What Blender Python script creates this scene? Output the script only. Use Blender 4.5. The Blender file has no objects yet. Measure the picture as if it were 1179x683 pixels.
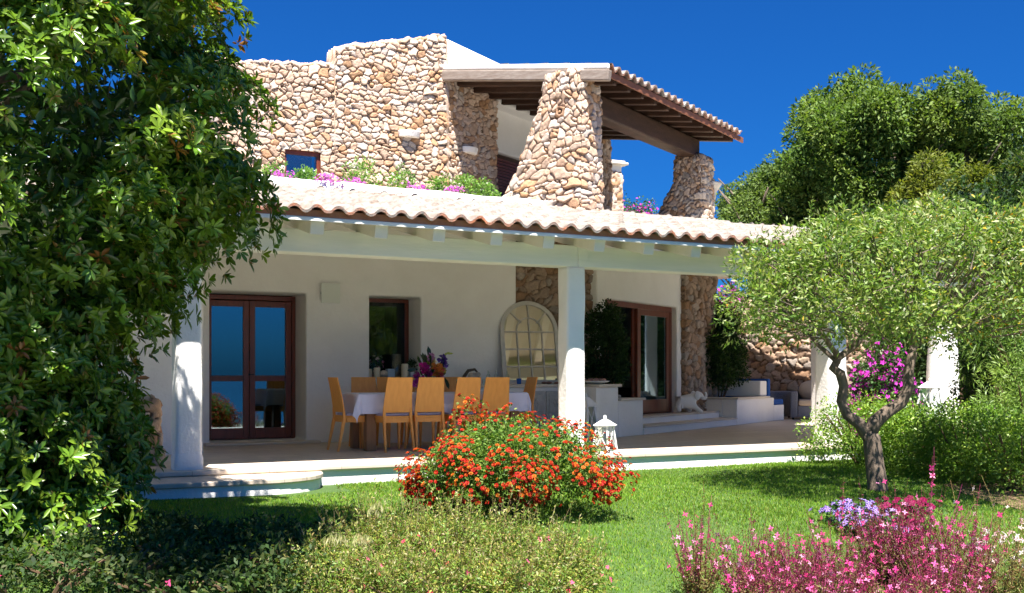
import bpy, math, random
import numpy as np
from mathutils import Vector, Matrix
R = math.radians
rng = np.random.default_rng(7)
random.seed(7)
scene = bpy.context.scene
COL = scene.collection

# ---------------------------------------------------------------- frames
TH = math.atan2(1250.0, 2435.0)               # camera yaw against the porch
CT, ST = math.cos(TH), math.sin(TH)
CAM = (-2.18, -11.77, 1.0)
def cw(X, Z, z=0.0):                           # metres right of / ahead of the viewpoint -> world
    return np.array([CAM[0] + CT*X + ST*Z, CAM[1] - ST*X + CT*Z, z])
def W(px, py, Z):                              # direction of a photo column/row at a depth in metres
    return cw((px-590)/1250.0*Z, Z, 1.0 + (431-py)/1250.0*Z)
def Wz(px, Z, z):
    return cw((px-590)/1250.0*Z, Z, z)
L0 = cw(2.18, 17.9)[:2]
wd = np.array([math.cos(R(30)), math.sin(R(30))])     # direction of the angled wing
pd = np.array([-wd[1], wd[0]])                        # into the wing
def wing(t, q, z=0.0):
    p = L0 + t*wd + q*pd
    return np.array([p[0], p[1], z])
WROT = R(30)

# ---------------------------------------------------------------- object helpers
def tag(o, label=None, cat=None, group=None, kind=None):
    if label: o['label'] = label
    if cat: o['category'] = cat
    if group: o['group'] = group
    if kind: o['kind'] = kind
    return o
def empty(name, loc=(0,0,0), rz=0.0):
    o = bpy.data.objects.new(name, None); COL.objects.link(o)
    o.location = tuple(loc); o.rotation_euler = (0, 0, rz); o.empty_display_size = .1
    return o
def link(name, me, mat=None, parent=None, smooth=False, bevel=0, seg=2):
    o = bpy.data.objects.new(name, me); COL.objects.link(o)
    if mat is not None: me.materials.append(mat)
    if parent is not None: o.parent = parent
    if smooth: me.polygons.foreach_set('use_smooth', [True]*len(me.polygons))
    if bevel:
        m = o.modifiers.new('bevel', 'BEVEL'); m.width = bevel; m.segments = seg
        m.limit_method = 'ANGLE'; m.angle_limit = R(40)
    return o
def npmesh(name, V, F, mat=None, parent=None, col=None, smooth=False):
    """V n x 3, F m x k (one k)"""
    V = np.asarray(V, dtype=np.float32); F = np.asarray(F, dtype=np.int32)
    me = bpy.data.meshes.new(name)
    me.vertices.add(len(V)); me.vertices.foreach_set('co', V.ravel())
    k = F.shape[1]
    me.loops.add(F.size); me.loops.foreach_set('vertex_index', F.ravel())
    me.polygons.add(len(F))
    me.polygons.foreach_set('loop_start', np.arange(0, F.size, k, dtype=np.int32))
    me.polygons.foreach_set('loop_total', np.full(len(F), k, dtype=np.int32))
    if smooth: me.polygons.foreach_set('use_smooth', np.ones(len(F), dtype=bool))
    me.update(calc_edges=True)
    if col is not None:
        a = me.color_attributes.new('Col', 'FLOAT_COLOR', 'POINT')
        c = np.ones((len(V), 4), dtype=np.float32); c[:, :3] = col
        a.data.foreach_set('color', c.ravel())
    o = bpy.data.objects.new(name, me); COL.objects.link(o)
    if mat is not None: me.materials.append(mat)
    if parent is not None: o.parent = parent
    return o
class MB:
    def __init__(s): s.v = []; s.f = []
    def add(s, vs, fs):
        n = len(s.v); s.v += [tuple(map(float, p)) for p in vs]; s.f += [tuple(i+n for i in f) for f in fs]; return s
    def hexa(s, b, t):                        # bottom and top loops of n points
        n = len(b)
        return s.add(list(b)+list(t), [tuple(range(n-1, -1, -1)), tuple(range(n, 2*n))] + [(i, (i+1) % n, n+(i+1) % n, n+i) for i in range(n)])
    def box(s, x0, x1, y0, y1, z0, z1):
        return s.hexa([(x0,y0,z0),(x1,y0,z0),(x1,y1,z0),(x0,y1,z0)], [(x0,y0,z1),(x1,y0,z1),(x1,y1,z1),(x0,y1,z1)])
    def prism(s, pts, z0, z1):                # plan polygon (ccw)
        return s.hexa([(p[0],p[1],z0) for p in pts], [(p[0],p[1],z1) for p in pts])
    def wbox(s, t0, t1, q0, q1, z0, z1):      # a box in the wing's frame
        return s.prism([wing(t0,q0), wing(t1,q0), wing(t1,q1), wing(t0,q1)], z0, z1)
    def beam(s, p0, p1, w, h, up=(0,0,1)):    # straight bar, w wide, h tall, centred
        p0 = Vector(p0); p1 = Vector(p1); d = (p1-p0).normalized(); u = Vector(up)
        x = d.cross(u).normalized(); y = x.cross(d).normalized()
        q = lambda p: [p-x*w/2-y*h/2, p+x*w/2-y*h/2, p+x*w/2+y*h/2, p-x*w/2+y*h/2]
        return s.hexa(q(p0), q(p1))
    def tube(s, pts, rad, n=8, cap=True):
        pts = [Vector(p) for p in pts]; m = len(pts)
        if not hasattr(rad, '__len__'): rad = [rad]*m
        ref = Vector((.13,.07,1)) if abs((pts[-1]-pts[0]).normalized().z) < .8 else Vector((1,.1,.05))
        base = len(s.v); vs = []
        for i, p in enumerate(pts):
            d = (pts[min(i+1,m-1)]-pts[max(i-1,0)]).normalized()
            x = d.cross(ref).normalized(); y = x.cross(d)
            for k in range(n):
                a = 2*math.pi*k/n; vs.append(p + (x*math.cos(a)+y*math.sin(a))*rad[i])
        fs = [(i*n+k, i*n+(k+1) % n, (i+1)*n+(k+1) % n, (i+1)*n+k) for i in range(m-1) for k in range(n)]
        if cap: fs += [tuple(range(n-1,-1,-1)), tuple((m-1)*n+k for k in range(n))]
        return s.add(vs, fs)
    def lathe(s, prof, c=(0,0,0), n=16):      # prof [(r,z)]
        m = len(prof)
        vs = [(c[0]+r*math.cos(2*math.pi*k/n), c[1]+r*math.sin(2*math.pi*k/n), c[2]+z) for r, z in prof for k in range(n)]
        fs = [(i*n+k, i*n+(k+1) % n, (i+1)*n+(k+1) % n, (i+1)*n+k) for i in range(m-1) for k in range(n)]
        fs += [tuple(range(n-1,-1,-1)), tuple((m-1)*n+k for k in range(n))]
        return s.add(vs, fs)
    def ball(s, c, r, n=8, m=6):
        if not hasattr(r, '__len__'): r = (r,r,r)
        vs = [(c[0], c[1], c[2]-r[2])]
        for i in range(1, m):
            a = -math.pi/2+math.pi*i/m
            vs += [(c[0]+r[0]*math.cos(a)*math.cos(2*math.pi*k/n), c[1]+r[1]*math.cos(a)*math.sin(2*math.pi*k/n), c[2]+r[2]*math.sin(a)) for k in range(n)]
        vs.append((c[0], c[1], c[2]+r[2])); T = len(vs)-1
        fs = [(0, 1+(k+1) % n, 1+k) for k in range(n)]
        fs += [(1+(i-1)*n+k, 1+(i-1)*n+(k+1) % n, 1+i*n+(k+1) % n, 1+i*n+k) for i in range(1, m-1) for k in range(n)]
        fs += [(T, 1+(m-2)*n+k, 1+(m-2)*n+(k+1) % n) for k in range(n)]
        return s.add(vs, fs)
    def build(s, name, mat=None, parent=None, smooth=False, bevel=0, seg=2):
        me = bpy.data.meshes.new(name); me.from_pydata(s.v, [], s.f); me.update()
        return link(name, me, mat, parent, smooth, bevel, seg)
def copy_tree(o, parent=None):
    kids = [c for c in COL.objects if c.parent == o]
    c = o.copy(); COL.objects.link(c)
    if parent is not None: c.parent = parent
    for k in kids: copy_tree(k, c)
    return c

# ---------------------------------------------------------------- materials
def newmat(name):
    m = bpy.data.materials.new(name); m.use_nodes = True
    nt = m.node_tree; b = nt.nodes['Principled BSDF']
    return m, nt, b
def N(nt, t, **kw):
    n = nt.nodes.new(t)
    for k, v in kw.items():
        if k in n.inputs: n.inputs[k].default_value = v
        else: setattr(n, k, v)
    return n
def mat(name, c, rough=.7, c2=None, scale=6.0, bump=0.0, bscale=40.0, metal=0.0, spec=.3, stretch=None, detail=5.0):
    m, nt, b = newmat(name); L = nt.links
    b.inputs['Roughness'].default_value = rough; b.inputs['Metallic'].default_value = metal
    b.inputs['Specular IOR Level'].default_value = spec
    co = N(nt, 'ShaderNodeTexCoord'); vec = co.outputs['Object']
    if stretch:
        mp = N(nt, 'ShaderNodeMapping'); mp.inputs['Scale'].default_value = stretch; L.new(vec, mp.inputs['Vector']); vec = mp.outputs['Vector']
    if c2 is not None:
        n = N(nt, 'ShaderNodeTexNoise', Scale=scale, Detail=detail, Roughness=.65); L.new(vec, n.inputs['Vector'])
        r = N(nt, 'ShaderNodeValToRGB'); r.color_ramp.elements[0].position = .32; r.color_ramp.elements[1].position = .68
        r.color_ramp.elements[0].color = (*c, 1); r.color_ramp.elements[1].color = (*c2, 1)
        L.new(n.outputs['Fac'], r.inputs['Fac']); L.new(r.outputs['Color'], b.inputs['Base Color'])
    else: b.inputs['Base Color'].default_value = (*c, 1)
    if bump:
        n = N(nt, 'ShaderNodeTexNoise', Scale=bscale, Detail=6.0, Roughness=.6); L.new(vec, n.inputs['Vector'])
        bp = N(nt, 'ShaderNodeBump', Strength=bump, Distance=.02); L.new(n.outputs['Fac'], bp.inputs['Height']); L.new(bp.outputs['Normal'], b.inputs['Normal'])
    return m
def mat_attr(name, rough=.8, nscale=30.0, namp=.25, bump=.3, bscale=60.0, spec=.25, wash=None):
    m, nt, b = newmat(name); L = nt.links
    b.inputs['Roughness'].default_value = rough; b.inputs['Specular IOR Level'].default_value = spec
    a = N(nt, 'ShaderNodeVertexColor'); a.layer_name = 'Col'
    co = N(nt, 'ShaderNodeTexCoord')
    n = N(nt, 'ShaderNodeTexNoise', Scale=nscale, Detail=6.0, Roughness=.7); L.new(co.outputs['Object'], n.inputs['Vector'])
    mr = N(nt, 'ShaderNodeMapRange'); mr.inputs['From Min'].default_value = .3; mr.inputs['From Max'].default_value = .7
    mr.inputs['To Min'].default_value = 1-namp; mr.inputs['To Max'].default_value = 1+namp; L.new(n.outputs['Fac'], mr.inputs['Value'])
    mx = N(nt, 'ShaderNodeVectorMath', operation='SCALE'); L.new(a.outputs['Color'], mx.inputs[0]); L.new(mr.outputs['Result'], mx.inputs['Scale'])
    out = mx.outputs['Vector']
    if wash:
        n2 = N(nt, 'ShaderNodeTexNoise', Scale=wash[1], Detail=7.0, Roughness=.7); L.new(co.outputs['Object'], n2.inputs['Vector'])
        r = N(nt, 'ShaderNodeValToRGB'); r.color_ramp.elements[0].position = wash[2]; r.color_ramp.elements[1].position = wash[3]; L.new(n2.outputs['Fac'], r.inputs['Fac'])
        mm = N(nt, 'ShaderNodeMix', data_type='RGBA'); L.new(r.outputs['Color'], mm.inputs['Factor']); L.new(out, mm.inputs['A']); mm.inputs['B'].default_value = (*wash[0], 1); out = mm.outputs['Result']
    L.new(out, b.inputs['Base Color'])
    if bump:
        n3 = N(nt, 'ShaderNodeTexNoise', Scale=bscale, Detail=6.0, Roughness=.65); L.new(co.outputs['Object'], n3.inputs['Vector'])
        bp = N(nt, 'ShaderNodeBump', Strength=bump, Distance=.02); L.new(n3.outputs['Fac'], bp.inputs['Height']); L.new(bp.outputs['Normal'], b.inputs['Normal'])
    return m
def mat_leaf(name, rough=.45, trans=.35, spec=.4, tint=(1.15,1.25,.5)):
    m, nt, b = newmat(name); L = nt.links
    b.inputs['Roughness'].default_value = rough; b.inputs['Specular IOR Level'].default_value = spec
    a = N(nt, 'ShaderNodeVertexColor'); a.layer_name = 'Col'
    L.new(a.outputs['Color'], b.inputs['Base Color'])
    t = N(nt, 'ShaderNodeBsdfTranslucent')
    mv = N(nt, 'ShaderNodeVectorMath', operation='MULTIPLY'); mv.inputs[1].default_value = tint
    L.new(a.outputs['Color'], mv.inputs[0]); L.new(mv.outputs['Vector'], t.inputs['Color'])
    mx = N(nt, 'ShaderNodeMixShader', Fac=trans)
    L.new(b.outputs['BSDF'], mx.inputs[1]); L.new(t.outputs['BSDF'], mx.inputs[2])
    L.new(mx.outputs['Shader'], nt.nodes['Material Output'].inputs['Surface'])
    return m
def mat_glass(name, tint=(.8,.85,.85), refl=.35, rough=0.02, rtint=(1,1,1)):
    m, nt, b = newmat(name); L = nt.links; nt.nodes.remove(b)
    tr = N(nt, 'ShaderNodeBsdfTransparent'); tr.inputs['Color'].default_value = (*tint, 1)
    gl = N(nt, 'ShaderNodeBsdfGlossy', Roughness=rough); gl.inputs['Color'].default_value = (*rtint, 1)
    fr = N(nt, 'ShaderNodeLayerWeight', Blend=.35)
    mt = N(nt, 'ShaderNodeMath', operation='MULTIPLY_ADD'); mt.inputs[1].default_value = .6; mt.inputs[2].default_value = refl
    mt.use_clamp = True
    L.new(fr.outputs['Fresnel'], mt.inputs[0])
    mx = N(nt, 'ShaderNodeMixShader'); L.new(mt.outputs[0], mx.inputs['Fac']); L.new(tr.outputs[0], mx.inputs[1]); L.new(gl.outputs[0], mx.inputs[2])
    L.new(mx.outputs[0], nt.nodes['Material Output'].inputs['Surface'])
    return m

M = {}
M['plaster'] = mat('white_plaster', (.86,.85,.83), .85, (.80,.785,.76), 1.5, .4, 22, spec=.15)
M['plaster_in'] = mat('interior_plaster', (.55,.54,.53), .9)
M['cream'] = mat('cream_painted_wood', (.78,.76,.70), .6, (.72,.70,.64), 5, .12, 30)
M['beam'] = mat('washed_green_wood', (.68,.71,.67), .6, (.78,.79,.75), 3.0, .2, 20, stretch=(.25,3,3))
M['boards'] = mat('cream_ceiling_boards', (.70,.66,.57), .6, (.64,.60,.51), 4, .1, 20, stretch=(4,.3,4))
M['mahog'] = mat('mahogany_frame', (.20,.050,.024), .35, (.13,.032,.016), 8, .1, 60, stretch=(3,3,.4), spec=.5)
M['brown'] = mat('dark_brown_timber', (.036,.018,.011), .6, (.068,.034,.021), 4, .35, 30, stretch=(1,1,4))
M['verge'] = mat('weathered_grey_timber', (.20,.15,.12), .7, (.33,.28,.24), 5, .4, 40, stretch=(1,1,5))
M['limestone'] = mat('limestone_paving', (.58,.50,.41), .55, (.66,.58,.49), 1.6, .15, 50)
M['coping'] = mat('pale_stone_coping', (.66,.60,.52), .6, (.60,.53,.44), 3.0, .2, 40)
M['beech'] = mat('orange_beech_wood', (.84,.37,.075), .38, (.74,.30,.055), 5, .05, 40, stretch=(6,6,.8), spec=.45)
M['tablewood'] = mat('table_wood', (.34,.17,.075), .45, (.26,.12,.05), 5, .05, 40, stretch=(5,5,.8))
M['cushion'] = mat('lilac_cushion', (.42,.42,.62), .9, bump=.1, bscale=80)
M['cloth'] = mat('pale_lilac_cloth', (.72,.73,.90), .9, (.67,.68,.86), 3, .1, 200)
M['whitemetal'] = mat('white_painted_metal', (.80,.81,.80), .45)
M['blue'] = mat('blue_cushion', (.012,.075,.30), .8)
M['beige'] = mat('beige_cushion', (.45,.37,.29), .9, bump=.1)
M['wicker'] = mat('grey_wicker', (.20,.22,.27), .7, (.12,.13,.17), 60, .8, 120)
M['white'] = mat('glazed_white', (.80,.78,.74), .4)
M['candle'] = mat('cream_wax', (.72,.66,.50), .5)
M['mirrorframe'] = mat('distressed_white_frame', (.62,.60,.56), .6, (.52,.50,.46), 12, .2, 60)
M['mirror'] = mat('mirror_silver', (.80,.79,.72), .03, metal=1.0)
M['carved'] = mat('limewashed_carved_wood', (.52,.52,.52), .8, (.36,.37,.38), 14, .5, 50)
M['black'] = mat('black_iron', (.012,.010,.010), .5)
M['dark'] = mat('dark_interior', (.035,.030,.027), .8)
M['glass'] = mat_glass('window_glass', (.50,.55,.55), .22, rtint=(.55,.74,.85))
M['glassdark'] = mat_glass('dark_window_glass', (.45,.48,.48), .05, rtint=(.6,.7,.75))
M['clear'] = mat_glass('clear_glass', (.86,.93,.92), .06)
M['frost'] = mat('frosted_glass', (.70,.74,.68), .25, spec=.5)
M['bark'] = mat('grey_bark', (.21,.16,.12), .9, (.09,.07,.055), 14, 1.0, 36, stretch=(1,1,.35))
M['twig'] = mat('brown_twig', (.14,.085,.05), .9)
M['soil'] = mat('brown_soil', (.16,.10,.06), .95, (.22,.15,.09), 6, .8, 20)
M['rock'] = mat('pale_rock', (.52,.48,.43), .85, (.40,.36,.31), 5, .6, 18)
M['stone'] = mat_attr('field_stone', .88, 22, .22, .55, 45)
M['stonedark'] = M['stone']
M['tile'] = mat_attr('limewashed_clay_tile', .85, 9, .16, .5, 50, wash=((.30,.275,.25), 5.0, .34, .60))
M['tilered'] = mat_attr('red_clay_tile', .8, 12, .25, .4, 50)
M['leaf'] = mat_leaf('leaf')
M['gloss'] = mat_leaf('glossy_leaf', .30, .30, .5)
M['matte'] = mat_leaf('matte_leaf', .6, .35, .25)
M['petal'] = mat_leaf('petal', .6, .35, .2, (1,1,1))
M['grassblade'] = mat_leaf('grass_blade', .5, .4, .3)
SUN, SKY, EXPO, SKYSAT, TINT = 4.4, .06, 1.9, 1.0, (.042,.26,.60)
# ---------------------------------------------------------------- noise, stone sheets, tiles, leaves
def snoise(x, y, seed=0, f=1.0, oct=3):
    r = np.random.default_rng(seed); o = np.zeros_like(x, dtype=float); a = 1.0
    for k in range(oct):
        for j in range(3):
            t = r.uniform(0, 2*math.pi); p, q = r.uniform(0, 6.28, 2); s = f*(2**k)*r.uniform(.8, 1.25)
            o += a*np.sin((x*math.cos(t)+y*math.sin(t))*s+p)*np.cos((y*math.cos(t)-x*math.sin(t))*s*.8+q)
        a *= .5
    return o/3.0
PAL = np.array([(.64,.49,.37),(.67,.55,.44),(.62,.46,.34),(.56,.37,.24),(.67,.59,.51),(.63,.49,.38),(.60,.55,.50),(.54,.35,.21),(.71,.62,.54),(.66,.52,.41),(.68,.55,.44),(.66,.53,.43)])
def voro(u, v, cell, seed, wrap=None):
    cu, cv = cell*1.28, cell*.80
    uu = u + .035*snoise(u, v, seed+1, 7, 2); vv = v + .03*snoise(u, v, seed+2, 8, 2)
    gi = np.floor(uu/cu).astype(int); gj = np.floor(vv/cv).astype(int)
    F1 = np.full(u.shape, 9.); F2 = np.full(u.shape, 9.); ID = np.zeros(u.shape, dtype=np.int64); DU = np.zeros(u.shape); DV = np.zeros(u.shape)
    def h(i, j, k):
        x = (i*374761393 + j*668265263 + k*1274126177 + seed*974711) & 0xffffffff
        x = ((x ^ (x >> 13))*1274126177) & 0xffffffff; x = x ^ (x >> 16)
        return (x & 0xffffff)/float(0x1000000)
    nw = int(round(wrap/cu)) if wrap else None
    for dj in range(-3, 4):
        for di in range(-3, 4):
            i = gi+di; j = gj+dj; iw = (i % nw) if nw else i
            off = .5*(j % 2)
            cx = (i+off+.5+.85*(h(iw,j,1)-.5))*cu; cy = (j+.5+.85*(h(iw,j,2)-.5))*cv
            w = np.where(h(iw,j,3) > .88, 1.75, .72+.55*h(iw,j,4)); asp = .8+.5*h(iw,j,5)
            ang = (h(iw,j,6)-.5)*1.1; ca, sa = np.cos(ang), np.sin(ang)
            dx, dy = uu-cx, vv-cy
            ex = np.abs(ca*dx+sa*dy)/(1.25*asp); ey = np.abs(-sa*dx+ca*dy)/(.85/asp)
            d = (ex**2.7+ey**2.7)**(1/2.7)/w/cell
            closer = d < F1
            F2 = np.where(closer, F1, np.minimum(F2, d)); F1 = np.where(closer, d, F1)
            ID = np.where(closer, iw*7919+j, ID); DU = np.where(closer, dx, DU); DV = np.where(closer, dy, DV)
    return F1, F2, ID, DU, DV, h
def stone_sheet(name, P, U, H, T, parent=None, cell=.135, disp=.05, res=.014, seed=1, tone=1.0, mortar=(.15,.09,.055), wrap=False, nup=None, mat_=None, caps=None):
    """P(u, z, inset)->xyz arrays; N from nup(u); H(u) top height; T depth the sheet runs back over the top"""
    nu = max(4, int(U/res)); u1 = np.linspace(0, U, nu)
    Hu = H(u1); vmax = Hu+T; nv = max(4, int(vmax.max()/res))
    s = np.linspace(0, 1, nv)
    u = np.repeat(u1[:, None], nv, 1); v = vmax[:, None]*s[None, :]
    Hh = Hu[:, None]*np.ones_like(v)
    F1, F2, ID, DU, DV, h = voro(u, v, cell, seed, U if wrap else None)
    e = np.clip((F2-F1-.03)/.22, 0, 1); e = 1-(1-e)**3.0
    r1 = h(ID, ID*0+3, 11); r2 = h(ID, ID*0+5, 12)-.5; r3 = h(ID, ID*0+7, 13)-.5; r4 = h(ID, ID*0+9, 14)
    ht = e*disp*(.62+.6*r1) + e*(DU*r2+DV*r3)*.42 + e*.005*snoise(u, v, seed+5, 48, 3)
    if caps is not None: ht = ht*caps(u, v, Hh)
    rr = .05                                             # rounded shoulder
    front = v <= Hh
    z = np.where(front, v, Hh); ins = np.where(front, 0, v-Hh)
    tt = np.clip((v-(Hh-rr))/(2*rr), 0, 1)*math.pi/2
    zz = np.where((tt > 0) & (tt < math.pi/2), Hh-rr+rr*np.sin(tt), z); ii = np.where((tt > 0) & (tt < math.pi/2), rr-rr*np.cos(tt), ins)
    if T < .12: tt = tt*0; zz = z; ii = ins
    pos = P(u, zz, ii); nn = nup(u, zz)
    off = nn*(np.cos(tt)*ht)[..., None]; off[..., 2] += np.sin(tt)*ht
    pos = pos+off
    ci = np.minimum((r4*len(PAL)).astype(int), len(PAL)-1)
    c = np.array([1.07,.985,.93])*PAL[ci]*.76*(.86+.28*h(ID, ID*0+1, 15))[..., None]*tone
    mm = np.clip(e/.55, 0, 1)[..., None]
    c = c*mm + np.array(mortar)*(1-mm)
    idx = np.arange(nu*nv).reshape(nu, nv)
    F = np.stack([idx[:-1,:-1], idx[1:,:-1], idx[1:,1:], idx[:-1,1:]], -1).reshape(-1, 4)
    return npmesh(name, pos.reshape(-1, 3), F, mat_ or M['stone'], parent, np.clip(c.reshape(-1, 3), 0, .85), smooth=True)
def path_fn(pts, rad=.05):
    """plan polyline -> position(u), outward normal(u) (normal to the right of travel), total length"""
    pts = [np.array(p, float)[:2] for p in pts]
    seg = [pts[i+1]-pts[i] for i in range(len(pts)-1)]; ln = [np.linalg.norm(s) for s in seg]; cum = np.concatenate([[0], np.cumsum(ln)])
    dirs = [s/l for s, l in zip(seg, ln)]
    def pos(u):
        x = np.interp(u, cum, [p[0] for p in pts]); y = np.interp(u, cum, [p[1] for p in pts]); return x, y
    def nor(u):
        nx = np.zeros_like(u); ny = np.zeros_like(u)
        for i, d in enumerate(dirs):
            m = (u >= cum[i]-1e-9) & (u <= cum[i+1]+1e-9)
            nx = np.where(m, d[1], nx); ny = np.where(m, -d[0], ny)
        for i in range(1, len(dirs)):
            m = np.abs(u-cum[i]) < rad; t = np.clip((u-cum[i]+rad)/(2*rad), 0, 1)
            a = np.array([dirs[i-1][1], -dirs[i-1][0]]); b = np.array([dirs[i][1], -dirs[i][0]])
            x = a[0]*(1-t)+b[0]*t; y = a[1]*(1-t)+b[1]*t; l = np.sqrt(x*x+y*y)
            nx = np.where(m, x/l, nx); ny = np.where(m, y/l, ny)
        return nx, ny
    return pos, nor, cum[-1]
def stone_wall(name, pts, H, T=.3, parent=None, z0=0.0, **kw):
    pos, nor, L = path_fn(pts)
    if not callable(H): hv = H; H = lambda u: np.full_like(u, hv)
    Hr = lambda u: H(u)-z0
    def P(u, z, ins):
        x, y = pos(u); nx, ny = nor(u)
        return np.stack([x-nx*ins, y-ny*ins, z+z0], -1)
    def NU(u, z):
        nx, ny = nor(u); return np.stack([nx, ny, np.zeros_like(nx)], -1)
    return stone_sheet(name, P, L, Hr, T, parent, nup=NU, **kw)
def loft_column(name, rings, parent=None, **kw):
    """rings [(z, [4 plan corners ccw])] interpolated: a battered pier with a rounded top"""
    zs = np.array([r[0] for r in rings]); C = np.array([[list(p)[:2] for p in r[1]] for r in rings])   # k,4,2
    k = np.linalg.norm(C[0]-np.roll(C[0], -1, 0), axis=1); k2 = np.linalg.norm(C[-1]-np.roll(C[-1], -1, 0), axis=1); sl = (k+k2)/2
    U = sl.sum(); cu = np.concatenate([[0], np.cumsum(sl)])
    z0, z1 = zs[0], zs[-1]
    def cor(z):
        return np.stack([np.stack([np.interp(z, zs, C[:, i, j]) for j in (0, 1)], -1) for i in range(4)], 0)
    def P(u, z, ins):
        c = cor(z+z0); i = np.clip(np.searchsorted(cu, u, side='right')-1, 0, 3); t = (u-cu[i])/sl[i]
        a = np.take_along_axis(c, i[None, ..., None], 0)[0]; b = np.take_along_axis(c, ((i+1) % 4)[None, ..., None], 0)[0]
        p = a*(1-t)[..., None]+b*t[..., None]; ctr = c.mean(0); d = p-ctr
        l = np.linalg.norm(d, axis=-1, keepdims=True); rnd = 1-.10*np.clip((np.abs(t-.5)-.3)/.2, 0, 1)[..., None]**2
        d = d*rnd*np.clip(1-ins[..., None]/np.maximum(l*1.0, 1e-3), 0, 1)
        return np.concatenate([ctr+d, (z+z0+.25*ins*(1-ins))[..., None]], -1)
    def NU(u, z):
        c = cor(z+z0); i = np.clip(np.searchsorted(cu, u, side='right')-1, 0, 3)
        a = np.take_along_axis(c, i[None, ..., None], 0)[0]; b = np.take_along_axis(c, ((i+1) % 4)[None, ..., None], 0)[0]
        d = b-a; d /= np.linalg.norm(d, axis=-1, keepdims=True); n = np.stack([d[..., 1], -d[..., 0]], -1)
        m = cor(z+z0).mean(0); rad = P(u, z, np.zeros_like(z))[..., :2]-m; rad /= np.linalg.norm(rad, axis=-1, keepdims=True)
        t = (u-cu[i])/sl[i]; w = (np.clip((np.abs(t-.5)-.38)/.12, 0, 1))[..., None]; n = n*(1-w)+rad*w; n /= np.linalg.norm(n, axis=-1, keepdims=True)
        return np.concatenate([n, np.zeros_like(n[..., :1])], -1)
    top = np.linalg.norm(C[-1][0]-C[-1].mean(0))
    return stone_sheet(name, P, U, lambda u: np.full_like(u, z1-z0), top, parent, nup=NU, wrap=True, **kw)
def tile_roof(name, O, E, S, Lu, Lv, parent=None, per=.236, row=.38, amp=.031, vmax=None, mat_=None, base=None, lipc=(.62,.22,.11), seed=3, lip=.03):
    O = np.array(O, float); E = np.array(E, float); S = np.array(S, float); Nn = np.cross(E, S); Nn /= np.linalg.norm(Nn)
    nu = int(Lu/per)*14+1; u1 = np.arange(nu)*(per/14)
    nr = int(math.ceil(Lv/row)); fr = [0, .03, .25, .5, .75, .985]
    v1 = np.array([(r+f)*row for r in range(nr) for f in fr]); rowi = np.array([r for r in range(nr) for f in fr]); frv = np.array([f for r in range(nr) for f in fr])
    u = np.repeat(u1[:, None], len(v1), 1); v = np.repeat(v1[None, :], nu, 0)
    ci = np.floor(u/(per/2)-.25+1e-6).astype(int); ri = np.repeat(rowi[None, :], nu, 0)
    def hh(i, j, k):
        x = (i*73856093 ^ j*19349663 ^ (k+seed)*83492791) & 0xffffff; x = (x*2654435761) & 0xffffffff; return (x >> 8)/float(1 << 24)
    ph = np.cos(2*math.pi*u/per)
    prof = amp*np.sign(ph)*np.abs(ph)**.75
    ht = prof + .028*(1-frv)[None, :] + (hh(ci, ri, 1)-.5)*.010
    vv = v + (hh(ci, ri, 2)-.5)*.03*(frv[None, :] < .5)*(ri > 0) + .012*(hh(ci, ri*0, 3)-.5)
    ht = ht + .012*snoise(u, v, seed, 1.3, 2)
    pos = O + u[..., None]*E + vv[..., None]*S + ht[..., None]*Nn
    bc = np.array(base if base is not None else [(.54,.45,.37),(.48,.34,.26),(.58,.50,.43),(.52,.40,.32)])
    c = .47*bc[np.minimum((hh(ci, ri, 5)*len(bc)).astype(int), len(bc)-1)]*(.88+.24*hh(ci, ri, 6))[..., None]
    c = c*(1+.13*snoise(u, v, seed+9, 4.0, 3)+.07*snoise(u, v, seed+11, 23.0, 2))[..., None]*np.where(frv < .04, .62, 1.0)[None, :, None]
    idx = np.arange(u.size).reshape(u.shape)
    a, b_, c_, d_ = idx[:-1,:-1], idx[1:,:-1], idx[1:,1:], idx[:-1,1:]
    keep = np.ones(a.shape, bool)
    if vmax is not None: keep = v[:-1, :-1] < np.floor(vmax(np.floor(u[:-1,:-1]/(per/2))*(per/2))/row+.001)*row-1e-6
    F = np.stack([a, b_, c_, d_], -1)[keep]
    V = [pos.reshape(-1, 3)]; CC = [c.reshape(-1, 3)]; FF = [F]; n0 = u.size
    # lip: end face and the underside of the first tiles
    t0 = pos[:, 0]-S*.004; t1 = t0-Nn*lip; t2 = t1+S*.6-Nn*.01
    V += [np.concatenate([t0, t1, t1, t2])]; lc = np.array(lipc)*(.85+.3*hh(ci[:, 0], ri[:, 0], 9))[:, None]
    CC += [np.concatenate([lc, lc, lc*.8, lc*.8])]
    k = np.arange(nu-1)
    FF += [np.stack([n0+k+nu, n0+k+1+nu, n0+k+1, n0+k], -1), np.stack([n0+2*nu+k, n0+2*nu+k+1, n0+3*nu+k+1, n0+3*nu+k], -1)[:, ::-1]]
    return npmesh(name, np.concatenate(V), np.concatenate(FF), mat_ or M['tile'], parent, np.concatenate(CC), smooth=False)

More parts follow.
